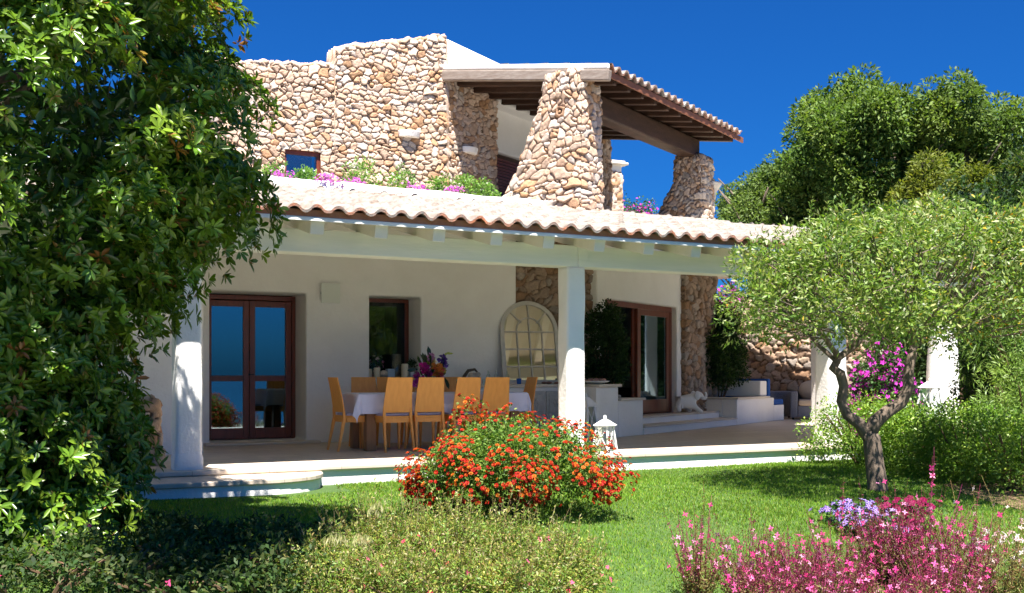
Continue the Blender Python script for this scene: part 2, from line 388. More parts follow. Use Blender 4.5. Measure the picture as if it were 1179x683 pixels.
def unit(a): return a/np.maximum(np.linalg.norm(a, axis=-1, keepdims=True), 1e-9)
def rvec(n): return unit(rng.normal(size=(n, 3)))
def leafset(P, D, Nn, L, Wd, C, fold=.25, six=False, curl=.1):
    """leaves at P along D with blade normal Nn -> V, F, C"""
    n = len(P); D = unit(D); X = unit(np.cross(D, Nn)); Nn = np.cross(X, D)
    L = np.broadcast_to(np.asarray(L, float), (n,))[:, None]; Wd = np.broadcast_to(np.asarray(Wd, float), (n,))[:, None]
    base = P; tip = P+D*L-Nn*L*curl
    if six:
        a1 = P+D*L*.38+X*Wd*.42+Nn*Wd*fold; a2 = P+D*L*.72+X*Wd*.44+Nn*Wd*fold*.7-Nn*L*curl*.4
        b1 = P+D*L*.38-X*Wd*.42+Nn*Wd*fold; b2 = P+D*L*.72-X*Wd*.44+Nn*Wd*fold*.7-Nn*L*curl*.4
        V = np.stack([base, a1, a2, tip, b2, b1], 1).reshape(-1, 3)
        o = (np.arange(n)*6)[:, None]
        F = np.concatenate([o+np.array([0,1,2,3]), o+np.array([0,3,4,5])])
        return V, F, np.repeat(C, 6, 0)
    a = P+D*L*.5+X*Wd*.5+Nn*Wd*fold; b = P+D*L*.5-X*Wd*.5+Nn*Wd*fold
    V = np.stack([base, a, tip, b], 1).reshape(-1, 3)
    F = (np.arange(n)*4)[:, None]+np.array([0,1,2,3])
    return V, F, np.repeat(C, 4, 0)
def join(sets):
    V = []; F = []; C = []; n = 0
    for v, f, c in sets: V.append(v); F.append(f+n); C.append(c); n += len(v)
    return np.concatenate(V), np.concatenate(F), np.concatenate(C)
def colmix(n, cols, jit=.18):
    cols = np.array(cols); c = cols[rng.integers(0, len(cols), n)]
    return c*(1+jit*rng.uniform(-1, 1, (n, 1)))*(1+.06*rng.uniform(-1, 1, (n, 3)))
def clumps(centers, radii, per, shell=.55, flat=1.0, up=.25):
    """points on the outer shell of many small clumps; outward normals"""
    P = []; O = []
    for c, r in zip(centers, radii):
        k = max(3, int(per*(r/.3)**2)); d = rvec(k); d[:, 2] = d[:, 2]*.8+up*.6; d = unit(d)
        rr = r*(shell+(1-shell)*rng.random((k, 1))**.6)
        P.append(np.array(c)+d*rr*np.array([1, 1, flat])); O.append(d)
    return np.concatenate(P), np.concatenate(O)
def foliage(name, P, O, L, Wd, cols, m, parent, six=False, spread=.8, fold=.2, upn=.5, jit=.2, curl=.1, droop=0.0):
    n = len(P); D = unit(O+rvec(n)*spread-np.array([0, 0, droop])); Nn = unit(O*.4+rvec(n)*.6+np.array([0, 0, upn]))
    Ls = L*rng.uniform(.65, 1.25, n); C = colmix(n, cols, jit)
    q_ = 9.0 if L < .06 else 4.0 if L < .1 else 1.6
    tn = snoise(P[:,0]+.7*P[:,2], P[:,1]-.6*P[:,2], int(n) % 97, q_, 2)
    C = C*(1+.26*tn)[:, None]*np.stack([1+.16*tn, 1+.02*tn, 1-.1*tn], -1)
    V, F, C = leafset(P, D, Nn, Ls, Wd*Ls/L, C, fold, six, curl)
    return npmesh(name, V, F, m, parent, C)
def blossoms(P, O, r, cols, petals=5, jit=.12, cup=.3, wd=.6):
    """open flowers: petals round each point"""
    n = len(P); A = unit(O+rvec(n)*.4); X = unit(np.cross(A, rvec(n))); Y = np.cross(A, X); cs = colmix(n, cols, jit); S = []
    rs = r*rng.uniform(.75, 1.2, n)
    for k in range(petals):
        a = 2*math.pi*k/petals; D = X*math.cos(a)+Y*math.sin(a)
        S.append(leafset(P, unit(D+A*cup), A, rs, rs*wd, cs*(1+.1*rng.uniform(-1, 1, (n, 1))), .1, False, .1))
    return join(S)
# ================================================================ SETTING
GZ = -.21
def gz(x, y):                                  # lawn height: falls gently away from the terrace
    y = np.asarray(y, float); x = np.asarray(x, float)
    t = np.clip((-1.5-y)/7.0, 0, 1)
    return GZ - .36*t*t*(3-2*t) + .015*np.sin(x*1.3+.4)*np.sin(y*1.1)
def terrain():
    g = np.concatenate([-np.geomspace(9000, 42, 26), np.linspace(-38, 60, 99), np.geomspace(66, 9000, 26)])
    X, Y = np.meshgrid(g, g, indexing='ij')
    Z = gz(X, Y)
    fall = np.clip((-Y-14)/40, 0, 1); Z = Z - 34*fall*fall*(3-2*fall)
    inside = (X > -6) & (X < 13) & (Y > .6) & (Y < 30); Z = np.where(inside, -.5, Z)
    n = len(g); idx = np.arange(n*n).reshape(n, n)
    F = np.stack([idx[:-1,:-1], idx[1:,:-1], idx[1:,1:], idx[:-1,1:]], -1).reshape(-1, 4)
    o = npmesh('ground', np.stack([X, Y, Z], -1).reshape(-1, 3), F, None, None, None, smooth=True)
    m, nt, b = newmat('lawn_ground'); L = nt.links; b.inputs['Roughness'].default_value = .95
    co = N(nt, 'ShaderNodeTexCoord')
    n1 = N(nt, 'ShaderNodeTexNoise', Scale=1.2, Detail=6.0, Roughness=.65); L.new(co.outputs['Object'], n1.inputs['Vector'])
    r = N(nt, 'ShaderNodeValToRGB'); r.color_ramp.elements[0].position = .35; r.color_ramp.elements[1].position = .7
    r.color_ramp.elements[0].color = (.045,.10,.016,1); r.color_ramp.elements[1].color = (.07,.13,.022,1)
    L.new(n1.outputs['Fac'], r.inputs['Fac']); L.new(r.outputs['Color'], b.inputs['Base Color'])
    n2 = N(nt, 'ShaderNodeTexNoise', Scale=60.0, Detail=4.0); L.new(co.outputs['Object'], n2.inputs['Vector'])
    bp = N(nt, 'ShaderNodeBump', Strength=.9, Distance=.03); L.new(n2.outputs['Fac'], bp.inputs['Height']); L.new(bp.outputs['Normal'], b.inputs['Normal'])
    # pale gravel out of view, added to bounce sunlight into the porch
    sx = N(nt, 'ShaderNodeSeparateXYZ'); L.new(co.outputs['Object'], sx.inputs[0])
    mr = N(nt, 'ShaderNodeMapRange'); mr.inputs['From Min'].default_value = -7.3; mr.inputs['From Max'].default_value = -7.5; L.new(sx.outputs['Y'], mr.inputs['Value'])
    mm = N(nt, 'ShaderNodeMix', data_type='RGBA'); L.new(mr.outputs['Result'], mm.inputs['Factor']); L.new(r.outputs['Color'], mm.inputs['A']); mm.inputs['B'].default_value = (.62,.57,.49,1)
    mr2 = N(nt, 'ShaderNodeMapRange'); mr2.inputs['From Min'].default_value = -24; mr2.inputs['From Max'].default_value = -25; L.new(sx.outputs['Y'], mr2.inputs['Value'])
    m2 = N(nt, 'ShaderNodeMix', data_type='RGBA'); L.new(mr2.outputs['Result'], m2.inputs['Factor']); L.new(mm.outputs['Result'], m2.inputs['A']); m2.inputs['B'].default_value = (.05,.07,.025,1)
    L.new(m2.outputs['Result'], b.inputs['Base Color'])
    o.data.materials.append(m); tag(o, kind='structure'); return o
terrain()
sea = MB().add([(-9000,-9000,-22),(9000,-9000,-22),(9000,9000,-22),(-9000,9000,-22)], [(0,1,2,3)]).build('sea', mat('sea_water', (.006,.035,.075), .12, (.010,.05,.10), .01, .6, .5, spec=.5))
tag(sea, kind='structure')
# terrace: paved sheet with a coping edge and a white riser
tp = [(-4.2,-.27), (9.2,-.27), wing(9.5,-6.0)[:2], wing(22,-6.0)[:2], wing(22,8)[:2], (-4.2,16)]
t = MB(); t.prism(tp, -.6, -.052); tag(t.build('terrace_riser', M['plaster']), kind='structure')
tp2 = [(-4.2,-.31), (9.24,-.31)]+tp[2:]
def paving():
    m, nt, b = newmat('limestone_slabs'); L = nt.links
    co = N(nt, 'ShaderNodeTexCoord'); mp = N(nt, 'ShaderNodeMapping'); L.new(co.outputs['Object'], mp.inputs['Vector'])
    br = N(nt, 'ShaderNodeTexBrick'); br.offset = .5
    br.inputs['Scale'].default_value = 1.0; br.inputs['Brick Width'].default_value = .8; br.inputs['Row Height'].default_value = .4
    br.inputs['Mortar Size'].default_value = .004; br.inputs['Color1'].default_value = (.60,.51,.41,1); br.inputs['Color2'].default_value = (.54,.45,.36,1); br.inputs['Mortar'].default_value = (.36,.30,.24,1)
    L.new(mp.outputs['Vector'], br.inputs['Vector'])
    n = N(nt, 'ShaderNodeTexNoise', Scale=5.0, Detail=7.0, Roughness=.7); L.new(co.outputs['Object'], n.inputs['Vector'])
    mr = N(nt, 'ShaderNodeMapRange'); mr.inputs['From Min'].default_value = .3; mr.inputs['From Max'].default_value = .7; mr.inputs['To Min'].default_value = .86; mr.inputs['To Max'].default_value = 1.12
    L.new(n.outputs['Fac'], mr.inputs['Value'])
    mx = N(nt, 'ShaderNodeVectorMath', operation='SCALE'); L.new(br.outputs['Color'], mx.inputs[0]); L.new(mr.outputs['Result'], mx.inputs['Scale']); L.new(mx.outputs['Vector'], b.inputs['Base Color'])
    b.inputs['Roughness'].default_value = .5
    bp = N(nt, 'ShaderNodeBump', Strength=.15, Distance=.01); L.new(n.outputs['Fac'], bp.inputs['Height']); L.new(bp.outputs['Normal'], b.inputs['Normal'])
    return m
M['paving'] = paving()
t = MB(); t.prism(tp2, -.05, 0); tag(t.build('terrace', M['paving'], bevel=.012), kind='structure')
# rounded garden step in front of the left bay
def step_pts(off):
    pts = [(-2.6, -.26), (-2.6, -.93-off)]
    pts += [(-2.6+.4*k, -.93-off) for k in range(1, 8)]
    for k in range(0, 10):
        a = -math.pi/2+math.pi/2*k/9; pts.append((.62+(.76+off)*math.cos(a)*1.0, -.26+(.67+off)*math.sin(a)))
    return pts
st = MB(); st.prism(step_pts(-.03), -.45, -.112); tag(st.build('garden_step_riser', M['plaster']), kind='structure')
st = MB(); st.prism(step_pts(0), -.11, -.056); tag(st.build('garden_step', M['paving'], bevel=.012), kind='structure')

# ================================================================ VILLA
villa = tag(empty('villa', (3, 4, 0)), 'white and rough stone villa with tiled porch roof and raised timber loggia', 'house')
villa.matrix_world = Matrix.Identity(4); villa.location = (0,0,0)
def vpart(mb, name, m, **kw): return mb.build(name, m, villa, **kw)

def wall_holes(x0, x1, z0, z1, y0, y1, holes, name, m, frame=None, bevel=.03):
    """slab with rectangular holes [(xa, xb, za, zb)]; manifold so that its edges can be rounded"""
    xs = sorted(set([x0, x1]+[h[0] for h in holes]+[h[1] for h in holes])); zs = sorted(set([z0, z1]+[h[2] for h in holes]+[h[3] for h in holes]))
    nx, nz = len(xs), len(zs); solid = lambda i, k: 0 <= i < nx-1 and 0 <= k < nz-1 and not any(h[0] <= xs[i] < h[1] and h[2] <= zs[k] < h[3] for h in holes)
    fr = frame or (lambda x, y, z: (x, y, z))
    vs = [fr(xs[i], y, zs[k]) for y in (y0, y1) for i in range(nx) for k in range(nz)]
    I = lambda s, i, k: s*nx*nz+i*nz+k; fs = []
    for i in range(nx-1):
        for k in range(nz-1):
            if not solid(i, k): continue
            fs.append((I(0,i,k), I(0,i+1,k), I(0,i+1,k+1), I(0,i,k+1))); fs.append((I(1,i,k), I(1,i,k+1), I(1,i+1,k+1), I(1,i+1,k)))
            if not solid(i-1, k): fs.append((I(0,i,k), I(0,i,k+1), I(1,i,k+1), I(1,i,k)))
            if not solid(i+1, k): fs.append((I(0,i+1,k), I(1,i+1,k), I(1,i+1,k+1), I(0,i+1,k+1)))
            if not solid(i, k-1): fs.append((I(0,i,k), I(1,i,k), I(1,i+1,k), I(0,i+1,k)))
            if not solid(i, k+1): fs.append((I(0,i,k+1), I(0,i+1,k+1), I(1,i+1,k+1), I(1,i,k+1)))
    mb = MB(); mb.add(vs, fs); return vpart(mb, name, m, bevel=bevel, seg=3)
WB = 3.7
wall_holes(-3.2, 5.84, -.05, 3.5, WB, WB+.7, [(1.0, 2.385, .035, 2.18), (3.36, 4.19, .95, 2.18)], 'porch_wall', M['plaster'])
vpart(MB().box(-3.4, .62, 2.2, 3.69, -.05, 3.3), 'side_wall', M['plaster'], bevel=.04)
vpart(MB().box(.9, 2.55, 3.50, 3.76, 0.002, .035), 'threshold', M['coping'], bevel=.008)
def room(name, x0, x1, y0, y1, z0, z1, m):
    mb = MB(); vs = [(x0,y0,z0),(x1,y0,z0),(x1,y1,z0),(x0,y1,z0),(x0,y0,z1),(x1,y0,z1),(x1,y1,z1),(x0,y1,z1)]
    mb.add(vs, [(0,1,2,3),(7,6,5,4),(1,5,6,2),(3,2,6,7),(0,3,7,4)]); return vpart(mb, name, m)
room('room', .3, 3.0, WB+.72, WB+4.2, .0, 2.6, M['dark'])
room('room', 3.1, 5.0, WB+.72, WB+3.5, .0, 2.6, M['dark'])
# glazed double door
def glazed_door(x0, x1, y, z0, z1, rails=(0.66,)):
    d = empty('glazed_door', (x0, y, z0)); d.parent = villa
    W_, H_ = x1-x0, z1-z0
    f = MB(); fw = .07
    f.box(0, fw, 0, .08, 0, H_); f.box(W_-fw, W_, 0, .08, 0, H_); f.box(fw+.001, W_-fw-.001, 0, .08, H_-fw, H_-.001)
    f.build('door_frame', M['mahog'], d, bevel=.006)
    for k in (0, 1):
        a0 = fw+.004+k*(W_-2*fw)/2; a1 = a0+(W_-2*fw)/2-.008; l = MB(); s = .085
        l.box(a0, a0+s, .015, .065, .01, H_-fw-.01); l.box(a1-s, a1, .015, .065, .01, H_-fw-.01)
        l.box(a0+s+.001, a1-s-.001, .015, .065, .01, .17); l.box(a0+s+.001, a1-s-.001, .015, .065, H_-fw-.10, H_-fw-.011)
        l.box(a0+s+.001, a1-s-.001, .015, .065, .86, .945)
        o = l.build('door_leaf', M['mahog'], d, bevel=.005)
        MB().box(a0+s-.01, a1-s+.01, .036, .044, .16, H_-fw-.09).build('pane', M['glass'], d)
    MB().box((W_)/2-.012, W_/2+.012, -.03, .014, .95, .97).box(W_/2-.01, W_/2+.06, -.036, -.022, .952, .968).build('door_handle', M['black'], d)
    return d
glazed_door(.985, 2.40, WB+.56, .036, 2.165)
# kitchen window: frame and pane
w = empty('window', (3.36, WB+.5, .95)); w.parent = villa
f = MB(); f.box(0,.83,0,.06,0,.05).box(0,.83,0,.06,1.17,1.228).box(0,.05,0,.06,.051,1.169).box(.765,.83,0,.06,.051,1.169)
f.build('window_frame', M['mahog'], w, bevel=.004); MB().box(.05,.765,.026,.034,.05,1.17).build('pane', M['glassdark'], w)
vpart(MB().box(3.37, 4.18, WB-.02, WB+.49, .935, .951), 'window_sill', M['coping'])

# mirror-side stone wall and wing wall
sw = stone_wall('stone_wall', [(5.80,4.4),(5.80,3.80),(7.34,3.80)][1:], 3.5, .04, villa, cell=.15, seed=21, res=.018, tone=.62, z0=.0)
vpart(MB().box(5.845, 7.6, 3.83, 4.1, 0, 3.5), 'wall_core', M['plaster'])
TW0, TW1 = .02, 2.98
wall_holes(-.24, 3.20, -.05, 3.5, .75, 1.12, [(TW0, TW1, .27, 2.28)], 'wing_wall', M['plaster'], frame=lambda t, q, z: tuple(wing(t, q, z)))
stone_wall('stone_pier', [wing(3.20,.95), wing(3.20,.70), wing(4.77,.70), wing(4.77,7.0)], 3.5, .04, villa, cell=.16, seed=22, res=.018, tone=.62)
# wing room: pale inner walls behind the open sliding door
def wroom():
    mb = MB(); P = [wing(-.6,1.14), wing(4.2,1.14), wing(4.2,5.2), wing(-.6,5.2)]
    vs = [(p[0],p[1],z) for z in (.268,2.9) for p in P]
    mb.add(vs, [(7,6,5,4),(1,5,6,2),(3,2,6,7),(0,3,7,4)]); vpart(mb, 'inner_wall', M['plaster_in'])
    mb = MB(); mb.add([tuple(wing(a,b,.265)) for a,b in ((-.6,1.10),(4.2,1.10),(4.2,5.2),(-.6,5.2))], [(0,1,2,3)]); vpart(mb, 'inner_floor', M['mahog'])
wroom()
# inner doorway and dark lower cabinet seen through the opening
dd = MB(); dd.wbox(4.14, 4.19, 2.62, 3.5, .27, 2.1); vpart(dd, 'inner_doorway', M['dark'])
ch = MB(); ch.wbox(3.7, 4.12, 1.75, 3.1, .27, .72); tag(ch.build('sideboard', M['brown'], bevel=.01), 'low dark sideboard against the inner wall beyond the open door', 'sideboard')
# sliding door on the wing
sd = empty('sliding_door', wing(TW0,.86,.27), WROT); sd.parent = villa
Wd, Hd = TW1-TW0, 2.01
MB().box(0,Wd,0,.12,Hd-.09,Hd).box(0,.08,0,.12,0,Hd-.091).box(Wd-.08,Wd,0,.12,0,Hd-.091).box(.081,Wd-.081,0,.12,0,.03).build('door_frame', M['mahog'], sd, bevel=.005)
for (a0, a1, y) in ((1.42, 2.12, .065), (1.50, 2.88, .01)):
    l = MB(); s = .13
    l.box(a0,a0+s,y,y+.045,.032,Hd-.092).box(a1-s,a1,y,y+.045,.032,Hd-.092).box(a0+s+.001,a1-s-.001,y,y+.045,.032,.26).box(a0+s+.001,a1-s-.001,y,y+.045,Hd-.20,Hd-.093)
    l.build('door_leaf', M['mahog'], sd, bevel=.004)
    MB().box(a0+s-.01,a1-s+.01,y+.018,y+.026,.25,Hd-.19).build('pane', M['glass'], sd)
# entry steps, counter, planters : all rendered masonry
s = MB(); s.wbox(0.002,4.15,0,.36,0,.115); vpart(s,'entry_step',M['plaster'],bevel=.01)
s = MB(); s.wbox(0.002,4.15,-.02,.37,.116,.145); vpart(s,'step_tread',M['coping'],bevel=.008)
s = MB(); s.wbox(0.002,4.15,.362,1.0,0,.24); vpart(s,'entry_step',M['plaster'],bevel=.01)
s = MB(); s.wbox(0.002,4.15,.345,1.1,.241,.27); vpart(s,'step_tread',M['coping'],bevel=.008)
pA, pB, pC = wing(-1.62,.02), wing(-.89,.02), wing(0,.02)
# buffet counter along the back wall
vpart(MB().prism([(3.2,3.06),(6.35,3.06),(pA[0],pA[1]),wing(-.89,.02)[:2],wing(-.89,.74)[:2],(7.4,3.78),(3.2,3.695)],0,.80),'buffet_counter',M['plaster'],bevel=.015)
vpart(MB().prism([(3.15,3.01),(6.37,3.01),wing(-1.62,-.03)[:2],wing(-.86,-.03)[:2],wing(-.86,.745)[:2],(7.44,3.77),(3.15,3.69)],.801,.845),'counter_top',M['coping'],bevel=.008)
s = MB(); s.wbox(-.888,0,.02,.745,0,.575); vpart(s,'planter_wall',M['plaster'],bevel=.012)
s = MB(); s.wbox(-.858,.03,-.02,.745,.576,.615); vpart(s,'planter_coping',M['coping'],bevel=.008)
s = MB(); s.wbox(4.16,6.3,0,.30,0,.50).wbox(4.16,4.42,.302,1.6,0,.50).wbox(4.421,6.3,.301,1.6,0,.40); vpart(s,'planter_wall',M['plaster'],bevel=.012)
s = MB(); s.wbox(4.13,6.0,-.03,.30,.501,.54).wbox(4.13,4.45,.302,1.6,.501,.54); vpart(s,'planter_coping',M['coping'],bevel=.008)
s = MB(); s.wbox(5.62,6.0,.05,1.5,.541,.86); vpart(s,'bench_back_wall',M['plaster'],bevel=.02)
s = MB(); s.wbox(6.301,6.95,0,1.5,0,.34); vpart(s,'bench_base',M['plaster'],bevel=.015)
# carved cupboard doors under the counter
for x in (5.62, 6.02):
    cd = MB(); cd.box(x,x+.37,3.025,3.055,.06,.74); o = vpart(cd,'cupboard_door',M['carved'],bevel=.004)
    q = MB(); q.box(x+.05,x+.32,3.012,3.024,.42,.70).box(x+.05,x+.32,3.012,3.024,.10,.38); q.build('door_panel',M['carved'],o,bevel=.01)
    for zc in (.24,.56):
        k = MB()
        for j in range(6):
            a = j*math.pi/3; k.ball((x+.185+.055*math.cos(a),3.008,zc+.055*math.sin(a)),(.028,.008,.028),8,5)
        k.ball((x+.185,3.006,zc),(.03,.012,.03),8,5)
        k.build('carving',M['carved'],o,smooth=True)

# pillars
def pillar(x, y, z0, z1, hw, seed, flare=0.0):
    nz, nr = 60, 48; vs = []; fs = []
    for i in range(nz):
        z = z0+(z1-z0)*i/(nz-1); t = (z-z0)/(z1-z0)
        for k in range(nr):
            a = 2*math.pi*k/nr+math.pi/4; c, s_ = math.cos(a), math.sin(a); p = 9
            r = hw/((abs(c)**p+abs(s_)**p)**(1/p))
            r *= 1+.016*math.sin(z*5.1+seed+c*2)+.016*math.sin(z*9.3+s_*3+seed*2)+.012*math.sin(a*2+z*3.1+seed)
            r += flare*(1-t)**2*(.5+.5*max(c, -.2)) + (.014 if t < .055 else 0)
            vs.append((x+r*c, y+r*s_, z))
    for i in range(nz-1):
        for k in range(nr): fs.append((i*nr+k, i*nr+(k+1) % nr, (i+1)*nr+(k+1) % nr, (i+1)*nr+k))
    fs.append(tuple((nz-1)*nr+k for k in range(nr)))
    mb = MB(); mb.add(vs, fs); return vpart(mb, 'pillar', M['plaster'], smooth=True)
pillar(0,0,0,2.334,.137,1); pillar(4.7,0,0,2.334,.13,2.4); pillar(9.02,.02,0,2.334,.15,4.1,.10)
# wall plate beams, rafters, boards
for (a, b_) in ((-3.3, 4.72), (4.726, 9.05), (9.056, 12.2)):
    vpart(MB().box(a, b_, -.13, .13, 2.335, 2.60), 'porch_beam', M['beam'], bevel=.012)
PT = .232
rz_ = lambda b: 2.478+PT*(b+.62)
x = -2.95
while x < 12.1:
    xx = x+random.uniform(-.02,.02); h = .158; y0, y1 = -.62, WB-.002
    mb = MB(); mb.hexa([(xx-.075,y0+.02,rz_(y0)),(xx+.075,y0+.02,rz_(y0)),(xx+.075,y1,rz_(y1)),(xx-.075,y1,rz_(y1))],[(xx-.075,y0-.02,rz_(y0)+h),(xx+.075,y0-.02,rz_(y0)+h),(xx+.075,y1,rz_(y1)+h),(xx-.075,y1,rz_(y1)+h)])
    vpart(mb,'rafter',M['cream'],bevel=.008); x += .70
def slab(x0,x1,y0,y1,o0,o1,name,m,**kw):
    f = lambda y: rz_(y)+.158
    mb = MB(); mb.hexa([(x0,y0,f(y0)+o0),(x1,y0,f(y0)+o0),(x1,y1,f(y1)+o0),(x0,y1,f(y1)+o0)],[(x0,y0,f(y0)+o1),(x1,y0,f(y0)+o1),(x1,y1,f(y1)+o1),(x0,y1,f(y1)+o1)])
    return vpart(mb,name,m,**kw)
slab(-3.3,12.2,-.67,3.68,.002,.024,'ceiling_boards',M['boards'])
slab(-3.3,12.2,-.715,-.672,-.012,.032,'fascia_board',M['beam'],bevel=.006)
slab(-3.3,12.2,-.70,-.66,.034,.105,'mortar_fillet',mat('terracotta_mortar',(.42,.20,.11),.9,(.30,.13,.07),8,.3,30))
ss = math.hypot(1, PT); Sdir = (0, 1/ss, PT/ss)
def vmx(u): return np.where(u < 10.0, 4.1, np.where(u < 13.2, 4.1-(u-10.0)*.12, 3.7-(u-13.2)*.1))
tile_roof('tiled_roof', (-3.3,-.76,2.715), (1,0,0), Sdir, 15.5, 4.1, villa, vmax=vmx)
vpart(MB().hexa([(-3.3,-.55,2.69),(12.2,-.55,2.69),(12.2,2.7,3.40),(-3.3,2.7,3.40)],[(-3.3,-.55,2.72),(12.2,-.55,2.72),(12.2,2.7,3.47),(-3.3,2.7,3.47)]),'roof_bed',M['cream'])
# raised floor behind the tiles with a white kerb
PO = [(-3.3,3.42),(7.3,3.42),wing(-1.0,.80)[:2],wing(4.72,.80)[:2],wing(4.72,7.5)[:2],(-3.3,13)]
vpart(MB().prism(PO,3.36,3.50),'upper_floor',M['coping'])
def kerb():
    nseg = 60; vs = []; fs = []
    for i in range(nseg+1):
        x = -3.3+i*(9.9/nseg); d = .012*math.sin(x*3.1)+.012*math.sin(x*7.7+1); e = .012*math.sin(x*4.3+2)
        top = 3.755-.008*max(0,x-1)+e*.8
        for (yy, zz) in ((3.08+d,3.50),(3.10+d,top-.03),(3.13+d,top),(3.33,top+.004),(3.36,top-.03),(3.36,3.40)): vs.append((x,yy,zz))
    for i in range(nseg):
        for k in range(5): fs.append((i*6+k,(i+1)*6+k,(i+1)*6+k+1,i*6+k+1))
    mb = MB(); mb.add(vs, fs); return vpart(mb,'roof_kerb',M['plaster'],smooth=True)
kerb()
vpart(MB().prism([(7.32,3.42),(12.2,3.42),(15.35,5.75),(14.13,9.87),wing(4.79,7.0)[:2],wing(4.79,.86)[:2],wing(4.0,.72)[:2]],3.30,3.355),'patio_roof',M['boards'])
pillar(*Wz(944,22.5,0)[:2],0,3.30,.13,3.3)
# ---------------- upper storey
Cx, Cy = wing(-1.452,2.97)[:2]
uc = Cx-1.0
def Hup(u):
    h = np.interp(u, [0,.9,2.2,2.225,2.24,3.0,uc-.3,uc-.02,uc+.03,uc+3], [5.80,5.84,5.96,5.99,6.24,6.42,6.64,6.70,6.10,6.10])
    return h+.010*np.sin(u*13)+.008*np.sin(u*29+1)
up = stone_wall('upper_stone_wall', [(1.0,Cy),(Cx,Cy),wing(.05,2.97),wing(.05,3.6)], Hup, .42, villa, z0=3.45, cell=.108, seed=31, res=.012, disp=.038, tone=1.06)
# window opening cut from the sheet
def cut(o, test):
    import bmesh
    bm = bmesh.new(); bm.from_mesh(o.data); bmesh.ops.delete(bm, geom=[f for f in bm.faces if test(f.calc_center_median())], context='FACES'); bm.to_mesh(o.data); bm.free()
cut(up, lambda c: 2.42 < c.x < 3.0 and c.z < 4.53 and c.y < Cy+.15)
w = empty('window', (2.40, Cy+.03, 3.7)); w.parent = villa
MB().box(0,.62,0,.07,.77,.84).box(0,.06,0,.07,.001,.769).box(.55,.62,0,.07,.001,.769).build('window_frame', M['mahog'], w, bevel=.004)
MB().box(.06,.55,.03,.04,0,.77).build('pane', M['glass'], w)
MB().box(-.06,.68,-.055,.10,.842,.93).build('lintel', M['coping'], w, bevel=.012)
MB().box(0,.62,.5,.52,0,.9).build('blind', M['plaster_in'], w)
vpart(MB().box(1.05,2.2,Cy+.08,Cy+.38,3.45,5.6).box(2.2,2.41,Cy+.08,Cy+.38,3.45,5.6).box(3.01,Cx-.12,Cy+.12,Cy+.38,3.45,5.9).box(2.42,3.0,Cy+.12,Cy+.38,4.65,5.6),'wall_core',M['rock'])
# white parapet behind the corner, rising above the loggia roof
s = MB(); s.hexa([wing(-1.40,2.99,5.9),wing(2.2,2.99,5.9),wing(2.2,3.40,5.9),wing(-1.40,3.40,5.9)],[wing(-1.40,3.01,6.69),wing(2.2,3.01,6.62),wing(2.2,3.38,6.62),wing(-1.40,3.38,6.69)])
vpart(s,'parapet',M['plaster'],bevel=.05,seg=3)
# loggia roof
EZ = 5.69; WP = .146
fz = lambda q: EZ+WP*(q+.13)
def ws(t0,t1,q0,q1,o0,o1,name,m,**kw):
    mb = MB(); c = ((t0,q0),(t1,q0),(t1,q1),(t0,q1))
    mb.hexa([wing(a,b,fz(b)+o0) for a,b in c],[wing(a,b,fz(b)+o1) for a,b in c]); return vpart(mb,name,m,**kw)
T0, T1 = -1.47, 4.16
sl = math.hypot(1, WP)
o_ = wing(T0-.02,-.17,EZ-.002)
tile_roof('loggia_tiles', o_, (wd[0],wd[1],0), (pd[0]/sl,pd[1]/sl,WP/sl), T1-T0+.05, 5.3, villa, per=.26, amp=.042, seed=9, lipc=(.40,.15,.08))
ws(T0,T1,-.10,5.0,-.085,-.05,'roof_deck',M['brown'])
ws(T0,T1,-.13,-.102,-.15,-.045,'eave_fascia',mat('red_brown_fascia',(.26,.10,.05),.6,(.18,.07,.04),6,.3,40),bevel=.006)
ws(T0-.06,T0-.001,-.14,3.0,-.03,.055,'verge_edge',M['plaster'],bevel=.02)
s = MB(); s.beam(wing(T0-.04,-.16,EZ-.135), wing(T0-.04,3.0,EZ-.135+WP*3.16), .11, .17); vpart(s,'verge_timber',M['verge'],bevel=.02)
t = T0+.32; 
while t < T1:
    mb = MB(); a = [(t-.055,-.06),(t+.055,-.06),(t+.055,4.6),(t-.055,4.6)]
    b0 = [wing(p,q,fz(q)-(.20 if q < 0 else .25)) for p,q in a]; t1_ = [wing(p,q,fz(q)-.087) for p,q in a]
    mb.hexa(b0,t1_); vpart(mb,'loggia_rafter',M['brown'],bevel=.015); t += .49
s = MB(); s.wbox(-.96,3.5,.50,.80,5.20,5.555); vpart(s,'loggia_beam',M['brown'],bevel=.03)
s = MB(); s.wbox(T0,T1,4.3,4.5,5.5,5.95); vpart(s,'loggia_beam',M['brown'],bevel=.03)
# recessed white loggia wall with dark shutters
wall_holes(.06,3.7,3.5,6.05,3.25,3.5,[(.12,2.2,3.5,5.12)],'loggia_wall',M['plaster'],frame=lambda t,q,z: tuple(wing(t,q,z)))
s = MB(); s.wbox(.12,2.2,3.36,3.44,3.5,5.12); sh = vpart(s,'shutter',M['brown'])
s = MB()
for i in range(26): s.wbox(.2,2.1,3.33,3.365,3.6+i*.056,3.635+i*.056)
s.build('louvre',M['mahog'],sh)
